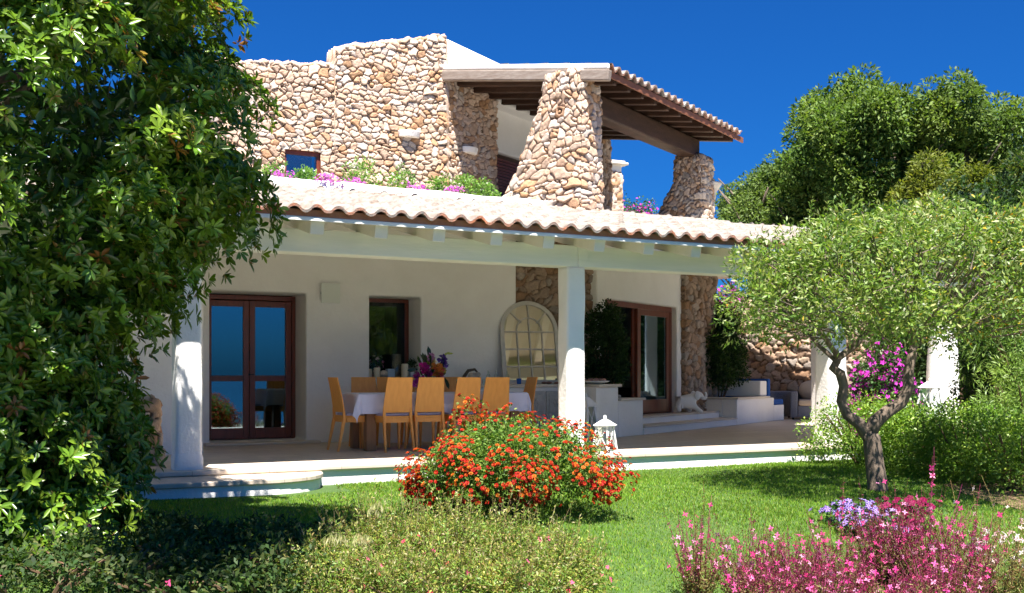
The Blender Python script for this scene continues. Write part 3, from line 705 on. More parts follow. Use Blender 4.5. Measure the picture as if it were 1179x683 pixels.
# stone piers
def q4(t0,t1,q0,q1): return [wing(t0,q0), wing(t1,q0), wing(t1,q1), wing(t0,q1)]
loft_column('stone_pier', [(3.35,q4(-1.68,-.93,.22,2.05)),(4.2,q4(-1.62,-.93,.26,1.52)),(5.2,q4(-1.58,-.93,.30,1.10)),(5.72,q4(-1.56,-.94,.32,.98))], villa, seed=41, cell=.135, res=.013, disp=.045, tone=1.04)
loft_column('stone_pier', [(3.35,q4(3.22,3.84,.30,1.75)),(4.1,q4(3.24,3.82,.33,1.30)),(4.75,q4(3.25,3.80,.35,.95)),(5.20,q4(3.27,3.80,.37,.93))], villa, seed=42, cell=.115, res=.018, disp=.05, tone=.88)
loft_column('stone_pier', [(3.4,q4(3.75,4.15,2.75,3.2)),(6.2,q4(3.78,4.12,2.78,3.15))], villa, seed=43, cell=.14, res=.03, disp=.04, tone=.9)
sp = MB(); p = wing(3.86,.52,4.55)
for i in range(7):
    a0 = i/7; r = .17-.035*abs(i-2); sp.ball((p[0]+.05+.06*math.cos(i), p[1]-.03*i, p[2]+.08*math.sin(i*2.2)),(r*.9,r*.8,r),8,6)
sp2 = MB(); c = p+np.array([.05,-.02,.02])
sp2.lathe([(.02,-.30),(.09,-.27),(.11,-.16),(.14,-.08),(.13,.0),(.20,.10),(.25,.17),(.26,.20),(.20,.19),(.12,.12),(.02,.10)], c, 14)
vpart(sp2,'stone_spout',M['rock'],smooth=True)
# capped chimney further back
cp = wing(3.3,0)*0; a = Wz(706.5,24,0)
lc = lambda h: [(a[0]-h,a[1]-h),(a[0]+h,a[1]-h),(a[0]+h,a[1]+h),(a[0]-h,a[1]+h)]
loft_column('chimney', [(3.3,lc(.17)),(5.45,lc(.15))], villa, seed=44, cell=.14, res=.03, disp=.03, tone=1.0)
vpart(MB().prism(lc(.13),5.4,5.60),'chimney_neck',M['plaster'])
vpart(MB().prism(lc(.25),5.60,5.66).prism(lc(.20),5.662,5.70),'chimney_cap',M['coping'],bevel=.02)
# low rough stone plinth left of the first pillar
a = Wz(168,11.9,0); b4 = lambda h: [(a[0]-h*.9,a[1]-h),(a[0]+h*.9,a[1]-h),(a[0]+h*.9,a[1]+h),(a[0]-h*.9,a[1]+h)]
tag(loft_column('stone_post', [(-.02,b4(.16)),(.70,b4(.13))], None, seed=45, cell=.15, res=.018, disp=.04, tone=.95), 'rough stone post beside the leftmost white pillar, half hidden by leaves', 'post')
# garden wall at the far side of the patio
A_, B_ = cw(.180*27,27), cw(.335*24.3,24.3)
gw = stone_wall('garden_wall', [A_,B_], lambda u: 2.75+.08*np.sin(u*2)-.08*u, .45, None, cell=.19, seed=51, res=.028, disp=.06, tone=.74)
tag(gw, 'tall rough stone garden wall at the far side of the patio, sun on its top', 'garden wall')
# ================================================================ FURNITURE
def make_chair():
    r = empty('dining_chair')
    tag(r, 'x', 'chair', 'wooden chairs around the set dining table')
    s = MB(); s.hexa([(-.20,-.20,.435),(.20,-.20,.435),(.21,.21,.435),(-.21,.21,.435)],[(-.20,-.20,.462),(.20,-.20,.462),(.21,.21,.462),(-.21,.21,.462)]); s.build('seat', M['beech'], r, bevel=.006)
    s = MB()
    s.box(-.17,.17,-.195,-.172,.375,.434).box(-.17,.17,.175,.198,.375,.434).box(-.196,-.172,-.17,.17,.375,.434).box(.172,.196,-.17,.17,.375,.434)
    s.build('seat_frame', M['beech'], r)
    s = MB(); s.hexa([(-.19,-.17,.463),(.19,-.17,.463),(.195,.20,.463),(-.195,.20,.463)],[(-.18,-.16,.493),(.18,-.16,.493),(.185,.19,.493),(-.185,.19,.493)]); s.build('cushion', M['cushion'], r, bevel=.012)
    s = MB(); n = 9; vs = []; fs = []
    for i in range(n):
        t = i/(n-1); z = .505+.455*t; y = -.205-.085*t**1.4; w = .205-.032*t
        for sx in (-1,1):
            for dy in (-.009,.009): vs.append((sx*w, y+dy, z))
    for i in range(n-1):
        a = i*4; b = a+4
        fs += [(a,a+2,b+2,b),(a+1,b+1,b+3,a+3),(a,b,b+1,a+1),(a+2,a+3,b+3,b+2)]
    fs += [(0,1,3,2),(4*n-4,4*n-2,4*n-1,4*n-3)]
    s.add(vs, fs); s.build('backrest', M['beech'], r, bevel=.004)
    for sx in (-1,1):
        l = MB(); x = sx*.185
        l.hexa([(x-.012+sx*.012,.20,0),(x+.012+sx*.012,.20,0),(x+.012+sx*.012,.224,0),(x-.012+sx*.012,.224,0)],[(x-.021,.165,.434),(x+.021,.165,.434),(x+.021,.205,.434),(x-.021,.205,.434)])
        l.build('leg', M['beech'], r, bevel=.003)
        l = MB()
        l.hexa([(x-.012+sx*.014,-.30,0),(x+.012+sx*.014,-.30,0),(x+.012+sx*.014,-.272,0),(x-.012+sx*.014,-.272,0)],[(x-.018,-.218,.434),(x+.018,-.218,.434),(x+.018,-.176,.434),(x-.018,-.176,.434)])
        l.hexa([(x-.018,-.218,.435),(x+.018,-.218,.435),(x+.018,-.180,.435),(x-.018,-.180,.435)],[(x-.016,-.222,.56),(x+.016,-.222,.56),(x+.016,-.198,.56),(x-.016,-.198,.56)])
        l.build('leg', M['beech'], r, bevel=.003)
    return r
ch0 = make_chair()
chairs = [(2.90,1.58,2,'first wooden chair from the left in the row nearest the lawn'),
 (3.38,1.61,-4,'second wooden chair from the left in the row nearest the lawn'),
 (3.87,1.57,3,'third wooden chair from the left in the row nearest the lawn'),
 (4.34,1.61,-3,'fourth wooden chair in the lawn side row, nearest the arched mirror'),
 (2.50,1.92,-88,'wooden chair seen from its side at the left head of the table'),
 (4.92,2.0,86,'brown chair at the right head of the table, below the arched mirror'),
 (2.88,2.36,178,'far side wooden chair nearest the left end, facing the lawn'),
 (3.27,2.36,182,'far side wooden chair in front of the window, facing the lawn'),
 (3.74,2.36,180,'far side wooden chair just left of the bouquet, facing the lawn'),
 (4.20,2.36,181,'far side wooden chair just right of the bouquet, facing the lawn')]
for i, (x, y, r_, lb) in enumerate(chairs):
    c = ch0 if i == 0 else copy_tree(ch0)
    c.location = (x, y, 0); c.rotation_euler = (0,0,R(r_)); c['label'] = lb
# table
TX0,TX1,TY0,TY1 = 2.48,4.92,1.62,2.34
tb = tag(empty('dining_table', ((TX0+TX1)/2,1.98,0)), 'long wooden dining table with block legs under the pale cloth', 'table')
cx = (TX1-TX0)/2; cy = (TY1-TY0)/2
MB().box(-cx,cx,-cy,cy,.70,.745).build('tabletop', M['tablewood'], tb, bevel=.006)
for sx in (-1,1):
    for sy in (-1,1):
        X = sx*(cx-.17); Y = sy*(cy-.09); MB().box(X-.065,X+.065,Y-.065,Y+.065,0,.699).build('leg', M['tablewood'], tb, bevel=.005)
# tablecloth: a sheet that lies on the top and hangs in folds
def cloth():
    nx, ny = 150, 80; ox = .06; V = []
    gx = np.linspace(-cx-.30, cx+.16, nx); gy = np.linspace(-cy-.27, cy+.27, ny)
    X, Y = np.meshgrid(gx, gy, indexing='ij')
    ex = np.maximum(np.abs(X)-cx-.006, 0)*np.sign(X); ey = np.maximum(np.abs(Y)-cy-.006, 0)*np.sign(Y)
    over = np.sqrt(ex**2+ey**2)
    bx = np.clip(X, -cx-.006, cx+.006); by = np.clip(Y, -cy-.006, cy+.006)
    d = np.maximum(over, 1e-9); nxn, nyn = ex/d, ey/d
    wav = (.018*np.sin(X*11+1)+.012*np.sin(X*23+2))*np.abs(nyn)+(.018*np.sin(Y*13))*np.abs(nxn)
    corner = (np.abs(ex) > 0) & (np.abs(ey) > 0)
    out = (.012+.06*over+wav*np.clip(over/.2, 0, 1))*(over > 0)+np.where(corner, .05*np.clip(over/.3,0,1), 0)
    PX = bx+nxn*out; PY = by+nyn*out
    Z = .7475-over*.985-.004*np.sin(X*5)*(over > 0)
    idx = np.arange(nx*ny).reshape(nx, ny)
    F = np.stack([idx[:-1,:-1], idx[1:,:-1], idx[1:,1:], idx[:-1,1:]], -1).reshape(-1, 4)
    o = npmesh('tablecloth', np.stack([PX+(TX0+TX1)/2, PY+1.98, Z], -1).reshape(-1,3), F, M['cloth'], None, None, True)
    m = o.modifiers.new('thick','SOLIDIFY'); m.thickness = .003; m.offset = 1
    return tag(o, 'pale lilac cloth draped over the long dining table', 'tablecloth')
cloth()
# bouquet in a glass vase
vx, vy = 3.66, 2.02
v = tag(empty('flower_vase', (vx,vy,.752)), 'clear glass vase on the dining table holding the bouquet', 'vase')
MB().lathe([(.055,0),(.06,.02),(.05,.08),(.06,.17),(.075,.22),(.07,.22),(.055,.17),(.045,.08),(.05,.02)],(0,0,0),16).build('vase_body', M['clear'], v, smooth=True)
bq = tag(empty('bouquet', (vx,vy,.93)), 'large bouquet of magenta, orange and purple blooms on the dining table', 'flowers')
sb = MB(); hs = []
blooms = [(-.20,-.05,.02,.075,(.42,.04,.30)),(-.15,-.06,.15,.07,(.50,.03,.25)),(.02,-.1,.14,.085,(.62,.22,.05)),(.06,-.08,.10,.075,(.55,.10,.10)),(-.02,0,.30,.055,(.55,.25,.45)),(.0,.02,.23,.06,(.60,.40,.18)),
 (.16,0,.28,.06,(.10,.05,.30)),(.18,0,.20,.055,(.14,.06,.35)),(.14,-.03,.12,.05,(.50,.45,.10)),(.10,-.05,.02,.05,(.60,.30,.55)),(-.08,-.05,.10,.06,(.35,.05,.22)),(-.1,0,.22,.045,(.35,.40,.06)),(-.22,-.02,-.06,.06,(.45,.05,.38))]
for (x,y,z,r_,c_) in blooms: sb.tube([(0,0,-.1),(x*.5,y*.5,z*.4),(x,y,z)],[.004,.004,.003],5)
sb.build('stems', M['twig'], bq)
S = []
for (x,y,z,r_,c_) in blooms:
    n = 26; O = rvec(n); O[:,1] -= .3; P = np.array([[x,y,z]])+unit(O)*r_*.35
    S.append(leafset(P, unit(O+rvec(n)*.4), rvec(n), r_, r_*.75, colmix(n,[c_, tuple(np.clip(np.array(c_)*1.5,0,.8))],.2), .25, True, .2))
V,F,C = join(S); npmesh('blooms', V,F,M['petal'],bq,C)
n = 46; P = np.stack([rng.uniform(-.16,.16,n), rng.uniform(-.08,.08,n), rng.uniform(-.02,.25,n)],-1); O = unit(P-np.array([0,0,-.1])); 
V1 = leafset(P, O, rvec(n), .13, .045, colmix(n,[(.03,.07,.025),(.05,.10,.03)]), .2, True)
P2 = np.array([[-.03,0,.26],[-.2,0,.14],[.18,0,.04],[.15,0,.32],[.2,0,.35]]); O2 = np.array([[-.1,0,1],[-1,0,-.1],[.4,0,-.8],[.8,0,.4],[1,0,.1]])
V2 = leafset(P2, O2, np.array([[0,-1,.2]]*5), np.array([.20,.16,.2,.14,.13]), np.array([.07,.07,.06,.03,.03]), np.array([[.02,.05,.02]]*3+[[.45,.5,.12]]*2), .1, True)
V,F,C = join([V1,V2]); npmesh('leaves', V,F,M['gloss'],bq,C)
# glasses and small things on the table
def bottle(name,lb,cat,loc,prof,m,group=None):
    o = MB().lathe(prof,(0,0,0),14).build(name,m,None,smooth=True); o.location = loc; return tag(o,lb,cat,group)
G1 = [(.03,0),(.03,.006),(.005,.012),(.005,.08),(.03,.10),(.035,.14),(.03,.18),(.028,.18),(.033,.14),(.027,.10),(.003,.085)]
bottle('wine_glass','stemmed glass on the table between the second and third lawn side chairs','glass',(3.46,2.12,.752),G1,M['clear'])
bottle('wine_glass','stemmed glass on the table to the right of the bouquet','glass',(4.12,2.15,.752),G1,M['clear'])
bottle('wine_glass','stemmed glass near the right end of the dining table','glass',(4.5,2.1,.752),G1,M['clear'])
bottle('champagne_flute','tall thin flute just left of the bouquet','glass',(3.42,2.0,.752),[(.03,0),(.03,.006),(.005,.01),(.005,.10),(.022,.15),(.025,.30),(.023,.30),(.018,.15)],M['clear'])
# arched mirror leaning on the stone wall
mr = tag(empty('arched_mirror', (5.98,3.40,.846)), 'tall arched window style mirror with white bars, leaning on the stone wall', 'mirror')
mr.rotation_euler = (R(-12),0,R(-9))
Wm, Hm = .98, 1.36; rm = Wm/2; hs_ = Hm-rm
def arch(r, h, n=24): return [(-r,0)]+[(-r*math.cos(math.pi*k/n), h+r*math.sin(math.pi*k/n)) for k in range(n+1)]+[(r,0)]
o1 = arch(rm,hs_); i1 = arch(rm-.065,hs_); i1[0] = (-(rm-.065),.065); i1[-1] = (rm-.065,.065)
mb = MB(); n = len(o1); vs = [(x,y_,z) for y_ in (-.02,.03) for lst in (o1,i1) for (x,z) in lst]; fs = []
for k in range(n):
    j = (k+1) % n
    fs += [(k,n+k,n+j,j)[::-1],(2*n+k,2*n+j,3*n+j,3*n+k)[::-1],(k,j,2*n+j,2*n+k)[::-1],(n+k,3*n+k,3*n+j,n+j)[::-1]]
mb.add(vs,fs); mb.build('mirror_frame', M['mirrorframe'], mr, bevel=.006)
mb = MB(); ii = arch(rm-.06,hs_); ii[0] = (-(rm-.06),.05); ii[-1] = (rm-.06,.05)
mb.add([(x,.008,z) for x,z in ii],[tuple(range(len(ii)))]); mb.build('mirror_glass', M['mirror'], mr)
mb = MB(); ri = rm-.065
for x in (-ri*.5,0,ri*.5): mb.box(x-.009,x+.009,-.012,.006,.066,hs_-.01+(0 if x else .18))
for z in (.28,.565,.85): mb.box(-ri,ri,-.0125,.0065,z-.009,z+.009)
for a in (45,90,135):
    ca, sa = math.cos(R(a)), math.sin(R(a)); mb.beam((ca*(.18 if a!=90 else .18),-.003,hs_+sa*.18),(ca*(ri+.01),-.003,hs_+sa*(ri+.01)),.018,.018,up=(0,1,0))
for k in range(12):
    a0, a1 = math.pi*k/12, math.pi*(k+1)/12; mb.beam((ri*.5*math.cos(a0),-.003,hs_+.0+ri*.5*math.sin(a0)),(ri*.5*math.cos(a1),-.003,hs_+ri*.5*math.sin(a1)),.018,.018,up=(0,1,0))
mb.build('glazing_bars', M['mirrorframe'], mr)
# wall lamp
wl = tag(empty('wall_lamp', (2.73,WB-.003,2.19)), 'square frosted glass wall lamp between the glazed door and the window', 'lamp')
MB().box(-.07,.07,-.05,0,-.09,.09).build('lamp_body', M['frost'], wl, bevel=.004)
MB().box(-.14,.14,-.075,-.067,-.145,.145).build('glass_shade', M['frost'], wl)
MB().box(-.135,-.11,-.066,-.0,-.01,.01).box(.11,.135,-.066,0,-.01,.01).build('bracket', M['whitemetal'], wl)
# half round up-lighters on the upper stone walls
def uplighter(loc, rz, lb):
    e = tag(empty('wall_uplighter', loc, rz), lb, 'wall light', 'white up lighters on the upper stone walls')
    n = 12; o = [(-.2*math.cos(math.pi*k/n), -.15*math.sin(math.pi*k/n)) for k in range(n+1)]
    mb = MB(); mb.hexa([(x*.9,y*.8,-.05) for x,y in o],[(x,y,.05) for x,y in o]); mb.build('lamp_body', M['plaster'], e, bevel=.01)
    MB().box(-.06,.06,-.06,-.02,.051,.07).build('bulb_cover', M['frost'], e); return e
a = wing(-.86,2.93,4.86); uplighter(a, WROT, 'white half round up lighter on the return stone wall under the loggia roof')
uplighter((4.50,Cy-.03,4.96), 0, 'white half round up lighter on the front of the upper stone wall')
# lanterns
def lantern(loc, h, w, lb, rz=.3):
    e = tag(empty('lantern', loc, rz), lb, 'lantern', 'white metal candle lanterns')
    b, t = w/2, w/2*.72; H1 = h*.70; f = MB(); s_ = w*.055
    f.box(-b,b,-b,b,0,.03)
    f.box(-t-.01,t+.01,-t-.01,t+.01,H1,H1+.02)
    cs = [(-1,-1),(1,-1),(1,1),(-1,1)]
    for k,(sx,sy) in enumerate(cs):
        f.beam((sx*(b-s_),sy*(b-s_),.03),(sx*(t-s_),sy*(t-s_),H1),s_*1.5,s_*1.5,up=(0,1,0))
        nx_, ny_ = cs[(k+1)%4]
        p = lambda c,z,r: (c[0]*(r-s_*.8),c[1]*(r-s_*.8),z)
        f.tube([p((sx,sy),.03,b),p((nx_,ny_),H1,t)],s_*.42,5); f.tube([p((nx_,ny_),.03,b),p((sx,sy),H1,t)],s_*.42,5)
    f.build('frame', M['whitemetal'], e)
    r_ = MB(); tt = t+.025; u = .035
    r_.hexa([(-tt,-tt,H1+.021),(tt,-tt,H1+.021),(tt,tt,H1+.021),(-tt,tt,H1+.021)],[(-u,-u,h*.89),(u,-u,h*.89),(u,u,h*.89),(-u,u,h*.89)]); r_.build('roof', M['whitemetal'], e, bevel=.003)
    MB().lathe([(.012,0),(.03,.01),(.02,.03),(.022,.045),(.008,.06)],(0,0,h*.89),10).build('finial', M['whitemetal'], e, smooth=True)
    g = MB(); gi = s_*1.2
    g.hexa([(-b+gi,-b+gi,.035),(b-gi,-b+gi,.035),(b-gi,b-gi,.035),(-b+gi,b-gi,.035)],[(-t+gi,-t+gi,H1-.005),(t-gi,-t+gi,H1-.005),(t-gi,t-gi,H1-.005),(-t+gi,t-gi,H1-.005)]); g.build('panes', M['clear'], e)
    MB().lathe([(.03,0),(.035,.01),(.035,.14),(.02,.145)],(0,0,.032),12).build('candle', M['candle'], e, smooth=True)
    return e
lantern(Wz(697,13.75,0), .475, .25, 'white candle lantern on the sunlit terrace edge beside the middle pillar', .5)
lantern(Wz(675,16.25,0), .74, .30, 'tall lantern in the shade behind the middle pillar, against the counter', .4)
# pedestal wall holding the third lantern
pw = Wz(1086,20.6,0)
def arch_pier():
    mb = MB(); n = 14; hw, H = .30, 2.45; pts = []
    for k in range(n+1):
        z = -.4+(H+.4)*k/n; t_ = max(0,(z-.9)/(H-.9)); pts.append((hw*(1-.50*t_**1.6), z))
    loops = []
    for (w_, z) in pts:
        ring = []
        for j in range(16):
            a_ = 2*math.pi*j/16; c_, s_ = math.cos(a_), math.sin(a_); r_ = 1/((abs(c_)**4+abs(s_)**4)**.25)
            ring.append((w_*r_*c_, .16*r_*s_, z))
        loops += ring
    fs = [(i*16+k,i*16+(k+1)%16,(i+1)*16+(k+1)%16,(i+1)*16+k) for i in range(n) for k in range(16)]+[tuple(n*16+k for k in range(16))]
    mb.add(loops,fs); o = mb.build('garden_pier', M['plaster'], None, smooth=True); o.location = (pw[0],pw[1],0); o.rotation_euler = (0,0,R(-20)); return tag(o,'white rounded garden pier rising behind the hedge','pier')
arch_pier()
p = Wz(1071,19.6,0); sh_ = MB().box(-.35,.35,-.3,.3,-.4,.28).build('lantern_plinth', M['plaster'], None, bevel=.03); sh_.location = (p[0],p[1],0); tag(sh_, 'low white block behind the hedge that carries a lantern', 'plinth')
lantern((p[0],p[1],.281), .66, .36, 'open white lantern on a plinth in front of the white garden pier', .1)
# elephant figurine
def elephant():
    # one skinned body
    J = [(0,0,.24),(-.14,0,.22),(.14,0,.26),(.24,0,.34),(.34,0,.40),(.42,0,.36),(.46,0,.30),(.51,0,.30),(.53,0,.38),(.51,0,.45),
         (-.18,-.08,.12),(-.14,-.10,.015),(-.10,.08,.12),(-.06,.10,.015),(.20,-.08,.14),(.34,-.10,.03),(.40,-.10,.015),(.18,.08,.14),(.18,.10,.015),(-.22,0,.18),(-.25,0,.10)]
    E_ = [(0,1),(0,2),(2,3),(3,4),(4,5),(5,6),(6,7),(7,8),(8,9),(1,10),(10,11),(1,12),(12,13),(2,14),(14,15),(15,16),(2,17),(17,18),(1,19),(19,20)]
    rad = [.13,.12,.125,.09,.095,.06,.045,.038,.03,.024,.065,.05,.06,.05,.06,.05,.04,.06,.05,.02,.012]
    me = bpy.data.meshes.new('body'); me.from_pydata(J,E_,[]); o = bpy.data.objects.new('body',me); COL.objects.link(o)
    o.modifiers.new('skin','SKIN'); o.modifiers.new('sub','SUBSURF').levels = 2; o.modifiers['sub'].render_levels = 2
    for i,r_ in enumerate(rad): me.skin_vertices[0].data[i].radius = (r_,r_)
    me.skin_vertices[0].data[0].use_root = True; me.materials.append(M['white'])
    return o
ep = wing(2.62,.30,0); e = tag(empty('elephant_figurine', (ep[0],ep[1],.27), R(-22)), 'white elephant figurine with raised trunk on the entry step', 'figurine')
b_ = elephant(); b_.parent = e
for sy in (-1,1):
    mb = MB(); mb.ball((.27,sy*.095,.37),(.075,.018,.10),10,8); mb.build('ear', M['white'], e, smooth=True)
    MB().tube([(.40,sy*.04,.35),(.46,sy*.05,.33),(.50,sy*.05,.36)],[.013,.010,.004],6).build('tusk', M['white'], e, smooth=True)
e.location = tuple(wing(2.78,.52,.27)); e.rotation_euler = (0,0,R(-10)); e.scale = (.88,)*3
# iron ornament in the wing room
p = wing(.62,5.06,1.3); orn = MB()
fo = tag(empty('iron_ornament', wing(4.18,2.14,1.47), WROT+R(-90)), 'black wrought iron cross shaped ornament on the inner wall beyond the open door', 'ornament')
for k in range(4):
    a_ = k*math.pi/2; d = lambda r,s_: (r*math.cos(a_)-s_*math.sin(a_), -.02, r*math.sin(a_)+s_*math.cos(a_))
    orn.tube([d(.0,0),d(.22,0)],[.03,.02],6); orn.ball(d(.27,0),.05,8,6); orn.ball(d(.18,.06),.035,8,6); orn.ball(d(.18,-.06),.035,8,6)
orn.ball((0,-.02,0),.06,8,6); orn.build('ironwork', M['black'], fo, smooth=True)
# blue cushions on the built in bench
bb = tag(empty('seat_cushion', wing(6.62,.75,.342), WROT), 'flat deep blue seat cushion on the white built in bench', 'cushion')
MB().box(-.31,.33,-.74,.74,0,.12).build('padding', M['blue'], bb, bevel=.03, seg=3)
bb = tag(empty('back_cushion', wing(6.12,.75,.463), WROT), 'upright deep blue back cushion against the bench wall', 'cushion')
MB().box(-.08,.06,-.72,.72,0,.44).build('padding', M['blue'], bb, bevel=.03, seg=3)
def pillow(loc, r3, s, m, lb):
    o = MB().ball((0,0,0),(s,s*.32,s),16,12).build('pillow', m, None, smooth=True); o.location = loc; o.rotation_euler = r3
    for v_ in o.data.vertices:
        x, z = v_.co.x/s, v_.co.z/s; k = 1+.28*min(1,abs(x*z)*2.2); v_.co.x *= k; v_.co.z *= k
    return tag(o, lb, 'pillow')
pillow(wing(6.5,.35,.66),(R(12),0,R(60)),.17,M['cushion'],'pale square pillow leaning on the blue bench cushion')
# wicker armchairs
def armchair():
    e = empty('wicker_armchair')
    for sx in (-1,1): MB().box(sx*.36-.08,sx*.36+.08,-.40,.42,.04,.62).build('arm', M['wicker'], e, bevel=.03, seg=3)
    MB().box(-.279,.279,.30,.44,.04,.72).build('backrest', M['wicker'], e, bevel=.03)
    MB().box(-.279,.279,-.40,.299,.06,.30).build('seat_base', M['wicker'], e, bevel=.02)
    MB().box(-.27,.27,-.41,.28,.302,.44).build('seat_cushion', M['beige'], e, bevel=.045, seg=3)
    s_ = MB().ball((0,.20,.64),(.27,.10,.22),14,10); s_.build('back_cushion', M['beige'], e, smooth=True)
    for sx in (-1,1):
        for sy in (-1,1): MB().box(sx*.38-.02,sx*.38+.02,sy*.36-.02,sy*.36+.02,0,.039).build('leg', M['black'], e)
    return e
a1 = armchair(); a1.location = tuple(Wz(934,24.2,0)); a1.rotation_euler = (0,0,R(-42)); tag(a1,'grey wicker armchair with beige cushions by the far stone wall','armchair','wicker armchairs on the far patio')
a2 = copy_tree(a1); a2.location = tuple(Wz(882,25.0,0)); a2.rotation_euler = (0,0,R(95)); a2['label'] = 'grey wicker armchair half hidden behind the blue cushioned bench'
# small things on sill and counter
def cyl(name,lb,cat,loc,r_,h,m,group=None): return bottle(name,lb,cat,loc,[(r_*.9,0),(r_,.01),(r_,h-.01),(r_*.85,h)],m,group)
SZ = .952
cyl('candle','short thick cream candle at the left end of the window sill','candle',(3.52,3.82,SZ),.05,.15,M['candle'])
cyl('candle','thin pale candle beside the left window jamb','candle',(3.43,3.88,SZ),.035,.13,M['candle'])
cyl('candle','tall cream pillar candle near the right end of the window sill','candle',(3.98,3.84,SZ),.055,.21,M['candle'])
o = MB().box(-.06,.06,-.05,.05,0,.13).build('candle_box', mat('pale_blue_ceramic',(.30,.42,.55),.5), None, bevel=.008); o.location = (3.74,3.84,SZ); tag(o,'square pale blue ceramic candle holder in the middle of the sill','candle holder')
bottle('hurricane_glass','tall clear glass cylinder standing on the window sill','glass',(3.90,4.0,SZ),[(.08,0),(.085,.01),(.085,.36),(.08,.36),(.08,.015)],M['clear'])
o = MB().ball((0,0,.055),(.07,.06,.055),10,7).build('sea_stone', M['rock'], None, smooth=True); o.location = (3.62,3.80,SZ); tag(o,'rounded beige sea stone beside the short candle on the sill','stone')
def potted(loc, pr, ph, pm, lb, cols, hgt, spread_, nl, Lf, cat='potted plant', fl=None):
    e = tag(empty('potted_plant', loc), lb, cat)
    MB().lathe([(pr*.75,0),(pr,ph),(pr*.9,ph),(pr*.85,ph-.015),(.01,ph-.02)],(0,0,0),16).build('pot', pm, e, smooth=True)
    P = rvec(nl)*rng.random((nl,1))**.4*np.array([spread_,spread_,hgt*.5])+np.array([0,0,ph+hgt*.45]); O = unit(P-np.array([0,0,ph]))
    foliage('foliage', P,O,Lf,Lf*.4,cols,M['leaf'],e)
    if fl:
        k = fl[1]; P = rvec(k)*np.array([spread_,spread_,hgt*.5])+np.array([0,-.02,ph+hgt*.5]); V,F,C = blossoms(P,unit(P-np.array([0,0,ph])),fl[2],fl[0]); npmesh('blossoms',V,F,M['petal'],e,C)
    return e
potted((4.10,3.86,SZ),.055,.12,mat('pale_blue_pot',(.50,.55,.62),.6),'small pale pot with a dark green sprig at the right of the sill',[(.03,.06,.02),(.05,.09,.03)],.16,.07,120,.05)
potted((3.58,4.0,SZ),.05,.11,M['white'],'vase of white and pink flowers behind the candles on the sill',[(.04,.08,.03),(.06,.11,.04)],.24,.10,150,.05,'flowers',([(.75,.72,.70),(.62,.20,.40)],26,.03))
CZ = .846
o = MB().ball((0,0,.09),(.10,.07,.09),12,9).ball((.05,-.04,.15),(.05,.05,.04),8,6).ball((-.06,-.03,.13),(.05,.045,.05),8,6).build('sea_shell', M['rock'], None, smooth=True); o.location = (4.92,3.35,CZ); tag(o,'large pale knobbly shell on the counter behind the table','shell')
o = MB().tube([(-.14,0,0),(-.12,.0,.10),(-.05,0,.19),(.06,0,.21),(.13,0,.14)],[.03,.028,.025,.02,.012],8).build('driftwood', M['bark'], None, smooth=True); o.location = (4.92,3.44,CZ+.02); tag(o,'curved grey driftwood arch behind the pale shell','driftwood')
bp_ = [(.03,0),(.035,.01),(.035,.13),(.012,.17),(.012,.21),(.014,.21)]
cols_ = [('clear glass bottle on the counter just left of the arched mirror',(5.28,3.3),M['clear']),('small glass bottle on the counter in front of the mirror frame',(5.42,3.2),M['clear']),
 ('tall clear carafe on the counter to the right of the shell',(5.12,3.25),M['clear'])]
for lb,(x_,y_),m_ in cols_: bottle('glass_bottle',lb,'bottle',(x_,y_,CZ),bp_,m_)
bottle('blue_tumbler','small blue tumbler on the counter at the mirror base','tumbler',(5.60,3.15,CZ),[(.03,0),(.035,.005),(.04,.09),(.036,.09)],mat('blue_glass',(.03,.12,.45),.2))
bottle('teal_bottle','small teal bottle on the counter to the right of the mirror','bottle',(6.42,3.20,CZ),[(.035,0),(.04,.01),(.038,.08),(.014,.10),(.014,.15),(.018,.15)],mat('teal_glass',(.02,.30,.28),.2))
o = MB().ball((-.1,0,.02),(.05,.03,.02)).ball((.0,.03,.02),(.06,.04,.022)).ball((.11,-.02,.015),(.045,.04,.02)).build('pebbles', mat('brown_pebble',(.20,.10,.07),.7), None, smooth=True); o.location = (6.15,3.16,CZ); tag(o,'little heap of brown pebbles in front of the arched mirror','pebbles')
fb = tag(empty('fruit_platter', tuple(wing(-1.30,.22,CZ))), 'flat platter of red and pale fruit at the end of the counter', 'platter')
MB().lathe([(.08,0),(.20,.03),(.24,.05),(.23,.052),(.19,.035),(.01,.02)],(0,0,0),20).build('plate', M['white'], fb, smooth=True)
mb = MB()
for k in range(11): a_ = k*2.4; r_ = .03+.014*k; mb.ball((r_*math.cos(a_),r_*math.sin(a_),.062),(.035,.035,.03),8,6)
mb.build('fruit', mat('dusky_fruit',(.35,.10,.09),.6,(.50,.36,.28),14), fb, smooth=True)
o = MB().ball((0,0,.03),(.10,.05,.03),10,7).build('sea_shell', M['rock'], None, smooth=True); o.location = tuple(wing(-.62,.2,.616)); tag(o,'flat pale shell on the lower planter ledge','shell')
# ================================================================ VEGETATION
def clump_tree(centers, radii, per, **kw): return clumps(centers, radii, per, **kw)
